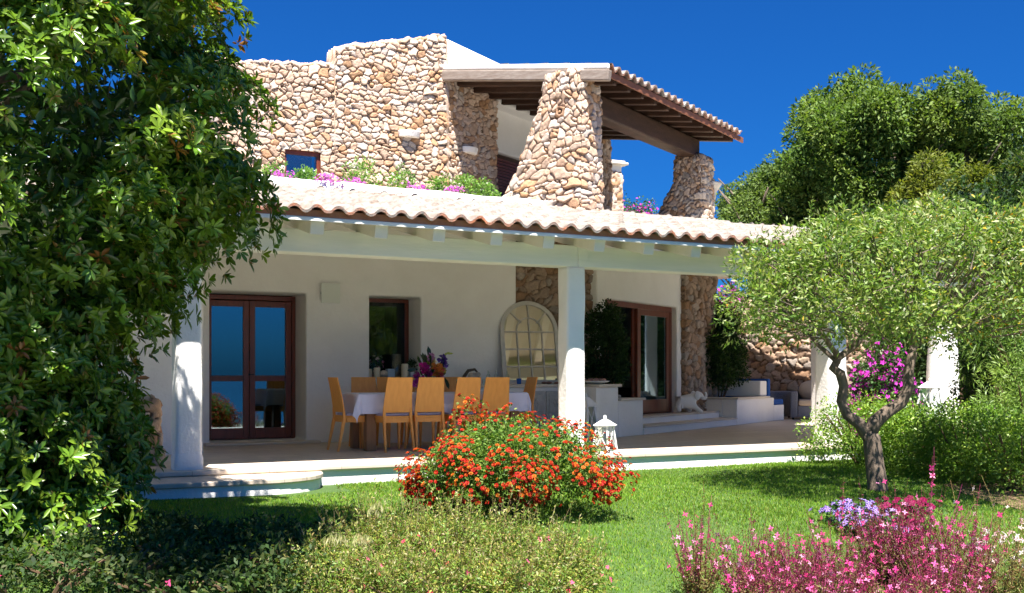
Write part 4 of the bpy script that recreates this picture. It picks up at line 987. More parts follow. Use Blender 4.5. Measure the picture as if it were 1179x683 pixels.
# ---- big glossy tree at the left: rosettes of leathery leaves
TCX = cw(-4.0, 7.95)
def env(z):
    return np.interp(z, [-.7,.3,1.2,1.65,2.0,2.6,3.4,4.3,5.0,5.4],[1.30,1.20,1.18,1.50,2.05,2.26,2.16,1.75,1.05,.3])
def left_tree():
    t = tag(empty('evergreen_tree', (TCX[0],TCX[1],-.5)), 'large dense evergreen tree with glossy leaf rosettes filling the left side', 'tree')
    t.location = (0,0,0)
    cs = []; rs = []
    for k in range(330):
        z = rng.uniform(-.75, 4.9); a = rng.uniform(0, 2*math.pi); r = env(z)*rng.uniform(.74,.97)-.12
        cs.append((TCX[0]+r*math.cos(a), TCX[1]+r*math.sin(a), z)); rs.append(rng.uniform(.24,.46))
    over = []
    for (X_,Z_,z_,r_,k_) in ((-1.55,4.9,5.0,.75,30),(-1.5,6.7,4.9,.9,44)):
        o_ = cw(X_,Z_,z_)
        for k in range(k_): d = rvec(1)[0]*r_*rng.uniform(.3,1); d[2] *= .6; over.append(o_+d)
    n_main = len(cs); cs += [tuple(o_) for o_ in over]; rs += [rng.uniform(.2,.36) for o_ in over]
    cs = np.array(cs); rs = np.array(rs)
    P, O = clumps(cs, rs, 58, shell=.78, up=.95)
    # drop what is buried in neighbouring clumps
    rad = np.hypot(P[:,0]-TCX[0], P[:,1]-TCX[1]); keep = (rad > env(P[:,2])*.62) | (P[:,2] > 4.2)
    P, O = P[keep], O[keep]
    out = np.stack([P[:,0]-TCX[0], P[:,1]-TCX[1], P[:,2]*0], -1); out = unit(out)
    A = unit(O*.8+out*.6+np.array([0,0,.45])+rvec(len(P))*.25)
    sets = []; k = 8; n = len(P); X = unit(np.cross(A, rvec(n))); Y = np.cross(A, X)
    base = colmix(n, [(.095,.185,.014),(.125,.225,.018),(.065,.14,.013),(.16,.25,.022)], .2)
    old = rng.random(n) < .02; base[old] = colmix(int(old.sum()), [(.22,.10,.02),(.28,.18,.03)], .2)
    for j in range(k):
        a = 2*math.pi*j/k+rng.uniform(-.3,.3,n); el = rng.uniform(.15,.95,n)[:,None]
        D = (X*np.cos(a)[:,None]+Y*np.sin(a)[:,None])*np.cos(el)+A*np.sin(el); D[:,2] -= .12
        L = rng.uniform(.055,.105,n); c = base*(1+.18*rng.uniform(-1,1,(n,1)))
        sets.append(leafset(P+D*.008, D, A+rvec(n)*.22, L*rng.uniform(.75,1.15,n), L*rng.uniform(.28,.42,n), c, .12, True, .16))
    # inner, sparser leaves
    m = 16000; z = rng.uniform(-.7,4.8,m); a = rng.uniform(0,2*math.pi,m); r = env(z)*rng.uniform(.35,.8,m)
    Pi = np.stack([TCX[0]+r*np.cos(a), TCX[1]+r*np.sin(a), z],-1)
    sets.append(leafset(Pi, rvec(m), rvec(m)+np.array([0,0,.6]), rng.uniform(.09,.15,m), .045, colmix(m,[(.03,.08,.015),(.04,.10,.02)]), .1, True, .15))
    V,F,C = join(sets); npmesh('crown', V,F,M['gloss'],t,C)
    # pale seed clusters at some rosettes
    s = rng.random(n) < .22; Ps = P[s]; As = A[s]; S = []
    for j in range(6):
        S.append(leafset(Ps, unit(As*.4+rvec(len(Ps))*.6-np.array([0,0,.4])), rvec(len(Ps)), .05, .009, colmix(len(Ps),[(.35,.22,.08),(.30,.12,.05),(.40,.30,.14)]), .1))
    V,F,C = join(S); tag(npmesh('seed_clusters', V,F,M['matte'],t,C), kind='stuff')
    tr = MB(); bx, by = TCX[0], TCX[1]
    tr.tube([(bx,by,-.7),(bx+.05,by,.3),(bx-.05,by+.05,1.4),(bx,by,2.6),(bx+.1,by,3.8)],[.17,.14,.12,.09,.05],10)
    for (X_,Z_,z_) in ((-1.55,4.9,4.9),(-1.5,6.7,4.8)):
        e_ = cw(X_,Z_,z_); tr.tube([(bx,by,3.2),((bx+e_[0])/2,(by+e_[1])/2,4.5),tuple(e_)],[.07,.05,.02],7)
    for j in range(26):
        z0 = rng.uniform(.2,3.6); a = rng.uniform(0,2*math.pi); l = env(min(z0+.5,5))*.62
        tr.tube([(bx,by,z0),(bx+.45*l*math.cos(a),by+.45*l*math.sin(a),z0+.25),(bx+l*math.cos(a+.15),by+l*math.sin(a+.15),z0+.6)],[.045,.03,.012],6)
    tr.build('trunk', M['bark'], t, smooth=True)
left_tree()
# ---- lantana with red and orange heads
def lantana():
    c = Wz(592, 9.8, 0); g = float(gz(c[0],c[1])); t = tag(empty('flowering_shrub', (c[0],c[1],g)), 'rounded shrub covered in red and orange flower heads on the lawn', 'shrub')
    ux = np.array([CT,-ST,0]); uy = np.array([ST,CT,0]); cs = []; rs = []
    for k in range(300):
        d = rvec(1)[0]; d[2] = abs(d[2])*1.2-.5; d /= max(1,np.linalg.norm(d)); rr = rng.uniform(.5,.93)
        p = d*rr*np.array([1.06,.85,.55]); cs.append(p+np.array([0,0,.42])); rs.append(rng.uniform(.12,.22))
    for (x,z) in ((-.42,.98),(-.34,.93),(-.05,.88),(.62,.72),(.78,.62),(-.5,.85)): cs.append(np.array([x,0,z])); rs.append(.10)
    cs = np.array([ux*p[0]+uy*p[1]+np.array([0,0,p[2]]) for p in cs])
    P,O = clumps(cs, rs, 330, shell=.6)
    foliage('foliage', P,O,.032,.018,[(.10,.20,.03),(.14,.24,.04),(.07,.15,.025),(.20,.26,.06)],M['matte'],t,spread=.9,fold=.15)
    # heads
    q = rng.permutation(len(P))[:1500]; d = P-np.array([0,0,.40]); outer = np.sqrt(((d@ux)/1.06)**2+((d@uy)/.86)**2+(d[:,2]/.60)**2); q = [i for i in rng.permutation(len(P)) if outer[i] > .80 and (P[i,2] > .12)][:2100]
    H = P[q]+O[q]*.02; A = unit(O[q]+np.array([0,0,.6])); n = len(H)
    hc = colmix(n, [(.46,.008,.012),(.50,.012,.012),(.56,.055,.012),(.40,.006,.016),(.60,.14,.02),(.50,.01,.02)], .1); S = []
    X = unit(np.cross(A, rvec(n))); Y = np.cross(A, X)
    for ring,(nr,el,sz) in enumerate(((7,.25,.018),(5,.8,.014),(1,1.57,.010))):
        for j in range(nr):
            a = 2*math.pi*j/nr+ring; D = (X*math.cos(a)+Y*math.sin(a))*math.cos(el)+A*math.sin(el)
            cc = hc*1.0+np.array([.04,.05,.0])*ring; S.append(leafset(H+D*.004, D, A, sz, sz*1.0, np.clip(cc*(1+.15*rng.uniform(-1,1,(n,1))),0,.9), .1))
    V,F,C = join(S); tag(npmesh('flower_heads', V,F,M['petal'],t,C), kind='stuff')
    st = MB()
    for j in range(26):
        a = rng.uniform(0,2*math.pi); r = rng.uniform(.3,.75); st.tube([(.05*math.cos(a),.05*math.sin(a),-.05),(r*.5*math.cos(a),r*.5*math.sin(a),.22),(r*math.cos(a),r*math.sin(a),.62)],[.012,.009,.004],5)
    st.build('stems', M['twig'], t)
lantana()
# ---- umbrella shaped olive like tree on the lawn
def olive():
    b = Wz(1010,11.75,0); g = float(gz(b[0],b[1])); t = tag(empty('umbrella_tree', (b[0],b[1],g)), 'small grey green tree with a forked trunk and flat rounded crown on the lawn', 'tree')
    ux = np.array([CT,-ST,0]); uy = np.array([ST,CT,0])
    def q(px,py,dz=0):
        Z = 11.75+dz; p = W(px,py,Z)-np.array([b[0],b[1],g]); return p
    tr = MB(); rad = lambda *a: list(a)
    tr.tube([q(1011,585),q(1011,560),q(1007,530),q(1004,505),q(999,497)],[.13,.108,.098,.095,.085],12)
    tr.tube([q(1002,505),q(990,488),q(976,478),q(969,462),q(972,445),q(968,430),q(960,424),q(966,412,.1),q(985,398,.1),q(1000,380,.1)],[.078,.064,.057,.054,.052,.054,.05,.04,.033,.022],10)
    tr.tube([q(1000,503),q(1008,486),q(1022,474),q(1038,464),q(1046,448),q(1047,425),q(1052,402),q(1058,380,.2),q(1085,350,.4)],[.084,.078,.07,.064,.06,.054,.048,.038,.022],10)
    tr.tube([q(1001,498),q(1012,483),q(1022,480)],[.045,.035,.03],8)
    for (p0,p1,p2) in (((966,418),(940,395),(905,350)),((966,412),(930,360),(880,330)),((1050,405),(1080,372),(1130,340)),((1052,395),(1040,350),(1020,290)),((1055,390),(1100,340),(1140,290)),((985,398),(960,350),(930,280)),((1000,380),(1000,340),(985,260)),((1085,350),(1120,330),(1170,320)),((905,350),(895,320),(890,300))):
        dz = rng.uniform(-.9,.9); tr.tube([q(*p0),q(p1[0],p1[1],dz*.5),q(p2[0],p2[1],dz)],[.03,.022,.01],6)
    tr.build('trunk', M['bark'], t, smooth=True)
    cs = []; rs = []; cc = np.array([.17,0,0]); 
    for k in range(430):
        a = rng.uniform(0,2*math.pi); rr = math.sqrt(rng.random())*1.0; top = rng.random() < .72
        R0 = 1.74; x = R0*rr*math.cos(a); y = R0*.95*rr*math.sin(a)
        zt = 1.90+.92*math.sqrt(max(0,1-rr**3.4))+.10*math.sin(x*3+1); zb = 1.62+.12*(rr**2)-.05*math.cos(x*4)
        zt += .13*math.sin(x*5.1+y*3)*math.cos(y*4.3-x*2)-.05
        z = zt-rng.uniform(-.07,.28) if top else rng.uniform(zb, zb+.35)
        z = max(z, zb); cs.append(ux*(x+.17)+uy*(y-.35)+np.array([0,0,z])); rs.append(rng.uniform(.13,.30))
    P,O = clumps(cs, rs, 172, shell=.6, up=.35)
    n = len(P)
    cols = [(.14,.24,.035),(.18,.28,.045),(.10,.18,.03),(.23,.29,.07),(.27,.31,.13)]
    foliage('crown', P,O,.066,.022,cols,M['leaf'],t,spread=.9,fold=.08,upn=.3,jit=.2)
    # yellow turning leaves, mostly to the right
    s = rng.random(n) < np.clip(.02+.07*((P@ux)-.1),.008,.13); foliage('old_leaves', P[s]+O[s]*.01,O[s],.055,.018,[(.55,.36,.03),(.60,.45,.06),(.45,.22,.03)],M['leaf'],t)
    # upright young shoots along the top of the crown
    ns = 150; i = rng.integers(0,n,ns*3); i = i[P[i,2] > 2.2][:ns]; ns = len(i); sets = []
    for j in range(13):
        f = j/12; q_ = P[i]+np.array([0,0,.20])*f*rng.uniform(.6,1.0,(ns,1)); sets.append(leafset(q_, unit(rvec(ns)+np.array([0,0,.9])), rvec(ns), .055, .015, colmix(ns,cols,.2), .08))
    V,F,C = join(sets); npmesh('young_shoots',V,F,M['leaf'],t,C)
    st = MB()
    for k in rng.permutation(len(cs))[:240]:
        c = cs[k]; d = c-(ux*.17+uy*-.3+np.array([0,0,1.65])); st.tube([c-d*.35-np.array([0,0,.05]),c,c+rvec(1)[0]*.15+np.array([0,0,.1])],[.010,.007,.003],4)
    tag(st.build('twigs', M['bark'], t), kind='stuff')
olive()
# ---- generic bushes
def bush(name, lb, cat, loc, semi, nclump, rr, per, leafL, leafW, cols, m='leaf', group=None, dirx=None, base=.5, zshift=.0, shell=.55, spread=.8, upn=.5, part='foliage', droop=0.0, stems=True, rz=None, top=None, jit=.2, flowers=None):
    g = loc[2]; t = tag(empty(name, loc), lb, cat, group); a = -TH if rz is None else rz
    ux = np.array([math.cos(a),math.sin(a),0]); uy = np.array([-math.sin(a),math.cos(a),0]); cs = []; rs = []
    for k in range(nclump):
        d = rvec(1)[0]; d[2] = abs(d[2])*(1+base)-base; d = d/max(1,np.linalg.norm(d)); k_ = rng.uniform(.5,.95)
        p = d*k_*np.array(semi); z = p[2]+semi[2]*base
        if top: z = min(z, top(p[0]))
        cs.append(ux*p[0]+uy*p[1]+np.array([0,0,z])); rs.append(rng.uniform(*rr))
    P,O = clumps(cs, rs, per, shell=shell); keep = P[:,2] > -.12; P, O = P[keep], O[keep]
    foliage(part, P,O,leafL,leafW,cols,M[m],t,spread=spread,upn=upn,droop=droop,jit=jit)
    if stems:
        st = MB()
        for j in range(14):
            a_ = rng.uniform(0,2*math.pi); x = semi[0]*.7*math.cos(a_); y = semi[1]*.7*math.sin(a_)
            st.tube([(x*.15,y*.15,-.15),(x*.6,y*.6,semi[2]*.5),(x,y,semi[2]*1.0)],[.02,.014,.005],5)
        st.build('stems', M['twig'], t)
    if flowers:
        fc, nf, fr = flowers; i = rng.permutation(len(P))[:nf]; V,F,C = blossoms(P[i]+O[i]*fr*.6,O[i]*.6+np.array([0,-.4,.3]),fr,fc)
        tag(npmesh('blossoms', V,F,M['petal'],t,C), kind='stuff')
    return t, P, O
GL = [(.15,.27,.032),(.19,.32,.04),(.11,.21,.026),(.25,.36,.06)]
DK = [(.030,.065,.020),(.040,.085,.022),(.025,.05,.018)]
def at(px, Z, dz=0.0):
    p = Wz(px, Z, 0); p[2] = float(gz(p[0],p[1]))+dz; return p
# hedge in four clipped shrubs
hz = [(1000,14.5,(.95,.55,.66),'clipped hedge shrub just right of the terrace corner'),(1060,14.0,(.95,.6,.61),'clipped hedge shrub seen right behind the forked trunk'),(1118,13.0,(.95,.65,.66),'clipped hedge shrub between the forked trunk and the right edge'),(1175,12.2,(.9,.7,.64),'clipped hedge shrub at the right edge of the lawn')]
for px,Z,se,lb in hz:
    bush('hedge_shrub', lb, 'hedge', at(px,Z), se, 120, (.12,.22), 300, .042,.022, GL, 'leaf', 'clipped shrubs of the hedge', base=.35, rz=-TH-R(10))
# dark climbing plants and shrubs in the porch
p = wing(-.56,.40,.60); bush('potted_shrub','tall dark green shrub growing from the low planter beside the sliding door','shrub',p,(.36,.30,.80),90,(.12,.20),420,.06,.028,DK,'matte',base=.95,rz=WROT)
p = wing(5.0,.75,.52); bush('potted_shrub','tall dark shrub in the planter right of the entry steps','shrub',p,(.85,.5,1.05),150,(.16,.27),380,.065,.03,DK,'matte',base=.9,rz=WROT)
# bougainvillea
BG = [(.55,.03,.42),(.62,.06,.50),(.50,.02,.36)]
bush('bougainvillea','magenta bougainvillea with dark leaves behind the forked trunk','shrub',at(1016,15.5,-.1),(.62,.35,1.08),110,(.12,.2),260,.05,.032,[(.035,.09,.022),(.06,.13,.03)],'leaf',base=.8,flowers=(BG,900,.042))
p = Wz(838,26.6,2.5); bush('bougainvillea','magenta bougainvillea spilling over the top of the far garden wall','shrub',p,(.7,.4,.4),26,(.15,.25),120,.06,.04,[(.06,.13,.03)],'leaf',base=.6,stems=False,flowers=(BG,260,.05))
p = Wz(731,26,3.36); bush('bougainvillea','magenta bougainvillea on the upper terrace between the stone piers','shrub',p,(.95,.5,1.15),120,(.14,.24),190,.05,.035,[(.05,.12,.03)],'leaf',base=.7,stems=False,flowers=(BG,1100,.045))
p = Wz(712,27,3.36); bush('upper_shrub','small green shrub on the upper terrace beside the capped chimney','shrub',p,(.6,.4,1.35),60,(.15,.22),130,.06,.03,[(.05,.13,.03),(.08,.17,.04)],'leaf',base=.7,stems=False)
# planting along the roof kerb
KX = lambda px, b=3.5: (lambda r: CAM[0]+(ST+CT*r)*((b-CAM[1])/(CT-ST*r)))((px-590)/1250.0)
ks = [(318,.20,.24,'first green plant along the roof kerb, closest to the glossy tree'),(352,.14,.20,'low green plant in front of the small upper window'),(418,.30,.34,'leafy white flowered plant just right of the upper window'),(462,.24,.28,'leafy plant under the white up lighter of the front stone wall'),(508,.20,.26,'leafy plant below the corner of the upper stone wall'),(534,.24,.30,'leafy white flowered plant below the return stone wall'),(560,.20,.24,'leafy plant at the foot of the battered stone pier')]
for px,r_,h_,lb in ks:
    bush('kerb_plant', lb, 'plant', (KX(px),3.5,3.66), (r_*1.1,.12,h_*1.05), 26, (.07,.11), 420, .045,.022, [(.11,.24,.04),(.15,.29,.05),(.20,.33,.08)], 'leaf', 'green plants along the roof kerb', base=.5, stems=False, rz=0, flowers=([(.75,.75,.72)],14,.022))
vs_ = [(322,.26,'narrow strip of magenta ice plant flowers beside the glossy tree'),(372,.22,'thick magenta flower clump hanging over the kerb below the upper window'),(403,.20,'magenta flower strip between the hanging clump and the leafy plants'),(470,.34,'thin magenta flower strip along the middle of the roof kerb'),(520,.20,'magenta flowers on the kerb below the stone wall corner')]
for k,(px,r_,lb) in enumerate(vs_):
    zz = 3.72 if k != 1 else 3.66; bush('trailing_flowers', lb, 'flowers', (KX(px,3.3),3.20 if k!=1 else 3.12,zz), (r_,.10,.07 if k!=1 else .13), 12, (.04,.07), 260, .025,.012, [(.14,.24,.07)], 'leaf','magenta flowers trailing over the roof kerb', base=.4, stems=False, rz=0, flowers=([(.55,.08,.50),(.62,.14,.55),(.45,.06,.45)],90 if k!=1 else 190,.020))
# ---- background trees
def big_tree(name, lb, px, Z, base_py, top_py, wpx, nclump, rr, per, lf, cols, conifer=False, squash=.8):
    b = Wz(px, Z, -.3); H = 1.0+(431-top_py)/1250*Z+.3; zb = 1.0+(431-base_py)/1250*Z+.3; r_ = wpx/1250*Z
    t = tag(empty(name, b), lb, 'tree'); cs = []; rs = []
    mid = (H+zb)/2; hh = (H-zb)/2
    lobes = []
    for j in range(20 if not conifer else 6):
        d = rvec(1)[0]; d[2] = d[2]*.8+.1; lobes.append((d*rng.uniform(.45,.78), rng.uniform(.22,.40)))
    for k in range(nclump):
        lc_, lr_ = lobes[rng.integers(len(lobes))]; d = rvec(1)[0]; d = lc_+d*lr_*rng.uniform(.55,1.02)*(1 if rng.random() < .90 else 1.32); rad_ = .98
        w = 1.0
        if conifer: w = max(.12, 1-.75*max(0,(d[2]+1)/2))
        p = np.array([d[0]*r_*rad_*w, d[1]*r_*rad_*w, d[2]*hh*rad_]); cs.append(p+np.array([0,0,mid])); rs.append(rng.uniform(*rr))
    P,O = clumps(cs, rs, per, shell=.6, up=.3)
    foliage('crown', P,O,lf,lf*(.42 if not conifer else .3),cols,M['matte'],t,spread=.8,upn=.4,jit=.22)
    tr = MB(); tr.tube([(0,0,-.5),(.1,.1,mid*.5),(0,0,mid),(.1,0,H*.85)],[.28,.22,.16,.05],8)
    for j in range(16):
        a = rng.uniform(0,6.28); z0 = rng.uniform(zb*.8,mid+hh*.3); kf = .3 if conifer else .8; tr.tube([(0,0,z0),(r_*.5*kf*math.cos(a),r_*.5*kf*math.sin(a),z0+.5),(r_*kf*math.cos(a),r_*kf*math.sin(a),z0+(.6 if conifer else 1.2))],[.09,.05,.02],6)
    tr.build('trunk', M['bark'], t, smooth=True)
    return t
T1 = [(.10,.17,.03),(.135,.21,.04),(.075,.13,.022),(.17,.24,.06)]
big_tree('oak_tree','tall broad pale green tree rising behind the umbrella shaped tree',1028,36,330,74,128,560,(.22,.58),78,.17,T1)
big_tree('oak_tree','medium green tree filling the canopy between the low pale tree and the tallest one',925,37,330,168,52,220,(.2,.5),78,.16,T1)
big_tree('oak_tree','lighter green tree touching the right side of the tall broad tree',1112,34,330,92,84,300,(.28,.55),85,.16,[(.12,.19,.04),(.15,.22,.05),(.10,.15,.03)])
big_tree('conifer_tree','yellow green feathery conifer in front of the tall broad tree',1060,29,330,140,52,150,(.3,.5),70,.14,[(.17,.19,.025),(.21,.23,.035),(.12,.15,.025)],True)
big_tree('conifer_tree','narrow yellow green conifer right of the feathery one',1122,28,330,172,34,110,(.25,.45),70,.13,[(.15,.18,.025),(.19,.21,.035),(.10,.13,.02)],True)
big_tree('conifer_tree','dark conifer cut by the right edge of the picture',1176,26,330,148,36,120,(.25,.45),70,.13,[(.07,.10,.02),(.10,.13,.025)],True)
big_tree('oak_tree','low pale green bushy tree beside the end of the tiled roofs',868,38,340,188,52,150,(.3,.55),80,.15,[(.14,.21,.06),(.11,.17,.045)])
big_tree('oak_tree','low round tree filling the gap behind the far garden wall',925,33,460,255,70,140,(.4,.7),60,.16,[(.06,.11,.03),(.08,.14,.03)])
# right side backdrop
p = at(1176,17.5); bush('ivy_thicket','tall dark ivy covered thicket right of the white garden pier','shrub',p,(1.25,.8,1.75),150,(.2,.32),150,.06,.04,DK,'matte',base=.8)
p = at(1190,15.6); bush('fern_shrub','bright green feathery shrub above the hedge at the right edge','shrub',p,(.95,.6,1.05),80,(.16,.26),240,.085,.014,[(.16,.26,.05),(.20,.30,.07)],'leaf',base=.7)
p = at(1172,16.5,1.2); bush('palm_like_shrub','long leaved bright shrub high at the right edge under the umbrella crown','shrub',p,(.8,.5,.75),40,(.2,.3),110,.16,.018,[(.17,.27,.05),(.13,.22,.04)],'leaf',base=.6,droop=.4)
p = at(1240,24); bush('tall_thicket','dark thicket filling the background at the far right','shrub',p,(5,1.5,3.6),170,(.4,.7),90,.12,.06,DK,'matte',base=.8,stems=False)
p = at(1060,27); bush('tall_thicket','dark thicket behind the bougainvillea and the white pier','shrub',p,(4,1.5,3.2),170,(.4,.7),90,.12,.06,DK,'matte',base=.8,stems=False)
sp_ = MB(); e0 = [at(1085,12.3),at(1110,11.7),at(1140,11.2),at(1175,10.8),at(1215,10.3),at(1260,11.5),at(1230,12.6),at(1175,12.6),at(1130,12.9)]
sp_.add([(q[0],q[1],q[2]+.012) for q in e0],[tuple(range(len(e0)))]); tag(sp_.build('soil_strip', M['soil']), kind='structure')
# ---- mown grass blades
def grass():
    n = 430000; Z = rng.uniform(5.2, 15.5, n)**1.0; u = rng.uniform(-.60, .60, n)
    X = u*Z; x = CAM[0]+CT*X+ST*Z; y = CAM[1]-ST*X+CT*Z
    inter = (y < -.29) | ((x > 9.3) & (y < -.29+(x-9.3)*.57))
    inter &= ~((x < 1.5) & (y > -1.02))
    k = rng.random(n) < np.where(Z > 9, 1, .8); m = inter & k; x, y, Z = x[m], y[m], Z[m]; n = len(x)
    P = np.stack([x, y, gz(x, y)-.004], -1); D = unit(rvec(n)*.55+np.array([0,0,1.0])); h = rng.uniform(.018,.038,n)*(1+.25*np.sin(x*2.3)*np.sin(y*1.9))
    S = unit(np.cross(D, rvec(n)))*(.0028+.00022*Z[:,None])
    V = np.stack([P-S, P+S, P+D*h[:,None]], 1).reshape(-1,3); F = np.arange(3*n).reshape(-1,3)
    c = colmix(n, [(.145,.285,.022),(.18,.33,.028),(.21,.34,.035),(.12,.25,.02),(.27,.33,.06)], .2)
    patch = (1+.16*snoise(x, y, 77, 1.6, 3))[:,None]; c = c*patch
    o = npmesh('grass', V, F, M['grassblade'], None, np.repeat(c,3,0)); tag(o, kind='stuff')
grass()
def ribbons(P, wd_, C):
    """P n x m x 3 polylines -> crossed flat ribbons"""
    n, m, _ = P.shape; sets = []
    for q in range(2):
        X = unit(np.cross(P[:,-1]-P[:,0], rvec(n)))[:,None,:]*(wd_*np.linspace(1,.5,m))[None,:,None]
        V = np.stack([P-X, P+X], 2).reshape(-1,3); b = (np.arange(n)*m*2)[:,None]; j = np.arange(m-1)[None,:]*2
        a = (b+j).ravel(); F = np.stack([a,a+1,a+3,a+2],-1); sets.append((V,F,np.repeat(C,m*2,0)))
    return join(sets)
def gaura(px, Z, r, h, ns, lb, fc, sc, nfl, name='gaura_plant', group='gaura plants in the front flower bed', lean=.12, fr=.021, dens=1.0):
    b = at(px, Z); t = tag(empty(name, b), lb, 'flowering plant', group)
    a = rng.uniform(0,2*math.pi,ns); rr = r*np.sqrt(rng.random(ns)); H = h*rng.uniform(.45,1.0,ns)**1.2*(1+.35*(rng.random(ns) < .12))
    base = np.stack([.35*rr*np.cos(a), .35*rr*np.sin(a), a*0-.03],-1); tip = np.stack([rr*np.cos(a)*(1+lean), rr*np.sin(a)*(1+lean), H],-1)
    mid = base*.45+tip*.55; mid[:,:2] = base[:,:2]*.6+tip[:,:2]*.4
    s = np.linspace(0,1,6)[None,:,None]; PL = (1-s)**2*base[:,None]+2*s*(1-s)*mid[:,None]+s**2*tip[:,None]; PL = PL+rng.normal(size=PL.shape)*.006
    V,F,C = ribbons(PL, .0022, colmix(ns, sc, .25)); npmesh('stems',V,F,M['matte'],t,C)
    # narrow leaves low on the stems, buds and flowers towards the tips
    nl = int(ns*36*dens); i = rng.integers(0,ns,nl); s_ = rng.random(nl)**1.1*.92; k = np.minimum((s_*5).astype(int),4); f = (s_*5-k)[:,None]
    P = PL[i,k]*(1-f)+PL[i,k+1]*f; D = unit(rvec(nl)+np.array([0,0,.5])); low = s_ < .55
    c = np.where(low[:,None], colmix(nl,[(.16,.20,.05),(.22,.22,.07),(.20,.09,.05),(.30,.26,.10)],.2), colmix(nl,sc,.3))
    V,F,C = leafset(P,D,rvec(nl),np.where(low,.042,.020)*rng.uniform(.7,1.2,nl),np.where(low,.008,.006),c,.1); npmesh('leaves',V,F,M['matte'],t,C)
    i = rng.integers(0,ns,nfl); s_ = rng.uniform(.55,1.0,nfl); k = np.minimum((s_*5).astype(int),4); f = (s_*5-k)[:,None]; P = PL[i,k]*(1-f)+PL[i,k+1]*f
    O = unit(rvec(nfl)+np.array([-ST,-CT,.4])); V,F,C = blossoms(P+O*.006,O,fr,fc,4,.15,.15,.5); o = npmesh('blossoms',V,F,M['petal'],t,C); tag(o, kind='stuff')
PK = [(.66,.05,.26),(.74,.12,.36),(.56,.03,.18),(.80,.32,.52)]; SR = [(.20,.03,.07),(.27,.04,.10),(.14,.035,.035),(.30,.04,.14),(.18,.12,.05)]
WH = [(.78,.62,.62),(.80,.74,.72),(.75,.45,.50)]
for (px,Z,r,h,ns,lb) in ((806,7.0,.22,.62,46,'slender pink gaura at the left end of the front flower bed'),(862,6.9,.26,.50,70,'pink gaura second from the left end of the front bed'),(915,6.9,.28,.52,95,'dense deep pink gaura left of the middle of the front bed'),
 (968,7.0,.28,.50,95,'bright pink gaura in front of the star flowered petunias'),(1018,7.6,.30,.60,110,'tall pink gaura in front of the dark magenta petunias'),(890,6.55,.28,.42,110,'low dense pink gaura at the front edge, left half of the bed'),(945,6.5,.30,.42,120,'low dense crimson gaura at the front edge, middle of the bed'),(1085,6.6,.30,.44,120,'low crimson gaura at the front edge, right half of the bed'),(1062,7.4,.30,.62,120,'tallest wine red gaura at the middle of the front bed'),
 (1108,7.2,.28,.58,100,'wine red gaura with pale stems right of the tallest one'),(1010,6.6,.26,.36,70,'low pink gaura at the very front of the bed')):
    gaura(px,Z,r,h,int(ns*1.5),lb,PK,SR,int(ns*.9))
gaura(1150,7.3,.30,.60,70,'white and pale pink gaura near the right edge of the front bed',WH,[(.20,.22,.06),(.26,.16,.08)],75)
gaura(1192,7.6,.32,.66,70,'white gaura cut by the right edge of the picture',WH,[(.22,.26,.07),(.26,.20,.08)],75)
gaura(1126,7.9,.10,.50,8,'single white flower spike beside the wine red gaura',[(.82,.80,.78)],[(.20,.22,.08)],22,fr=.024,group=None)
gaura(967,8.6,.06,.74,5,'lone tall gaura spike with one pink flower left of the petunias',PK,SR,10,group=None,fr=.024)
gaura(1066,8.2,.07,.92,6,'lone tall gaura spike with pink flowers rising before the hedge',PK,SR,14,group=None,fr=.026)
def petunia(px,Z,lb,cols,cols2,n,r,h,fr):
    b = at(px,Z); t = tag(empty('petunia_plant', b), lb, 'flowers'); cs = np.array([[r*q*math.cos(a),r*q*math.sin(a),h*.5] for q,a in zip(np.sqrt(rng.random(26)),rng.uniform(0,6.28,26))])
    P,O = clumps(cs, np.full(26,.10), 300, up=.4); foliage('foliage',P,O,.04,.022,[(.05,.12,.025),(.08,.17,.035)],M['matte'],t)
    i = rng.permutation(len(P))[:n]; A = unit(O[i]+np.array([-ST*.8,-CT*.8,.7])); q = P[i]+A*.05; q[:,2] = np.maximum(q[:,2],.06); X = unit(np.cross(A,rvec(n))); Y = np.cross(A,X); S = []
    c1 = colmix(n,cols,.1); c2 = colmix(n,cols2,.1)
    for k in range(5):
        a = 2*math.pi*k/5; D = X*math.cos(a)+Y*math.sin(a)
        S.append(leafset(q,D+A*.15,A,fr,fr*.75,c1,.05)); S.append(leafset(q+A*.003,D+A*.15,A,fr*.95,fr*.16,c2,.02))
    V,F,C = join(S); tag(npmesh('blossoms',V,F,M['petal'],t,C),kind='stuff')
petunia(978,9.6,'purple and white star striped petunias left of the forked trunk',[(.10,.04,.30),(.14,.06,.38)],[(.60,.52,.70)],80,.25,.22,.036)
petunia(1008,9.2,'lilac and white striped petunias directly before the forked trunk',[(.17,.07,.36),(.24,.11,.42)],[(.62,.54,.70)],50,.20,.20,.036)
petunia(1040,9.5,'dark magenta petunias right of the forked trunk',[(.20,.005,.05),(.26,.01,.08)],[(.12,.0,.03)],80,.28,.30,.038)
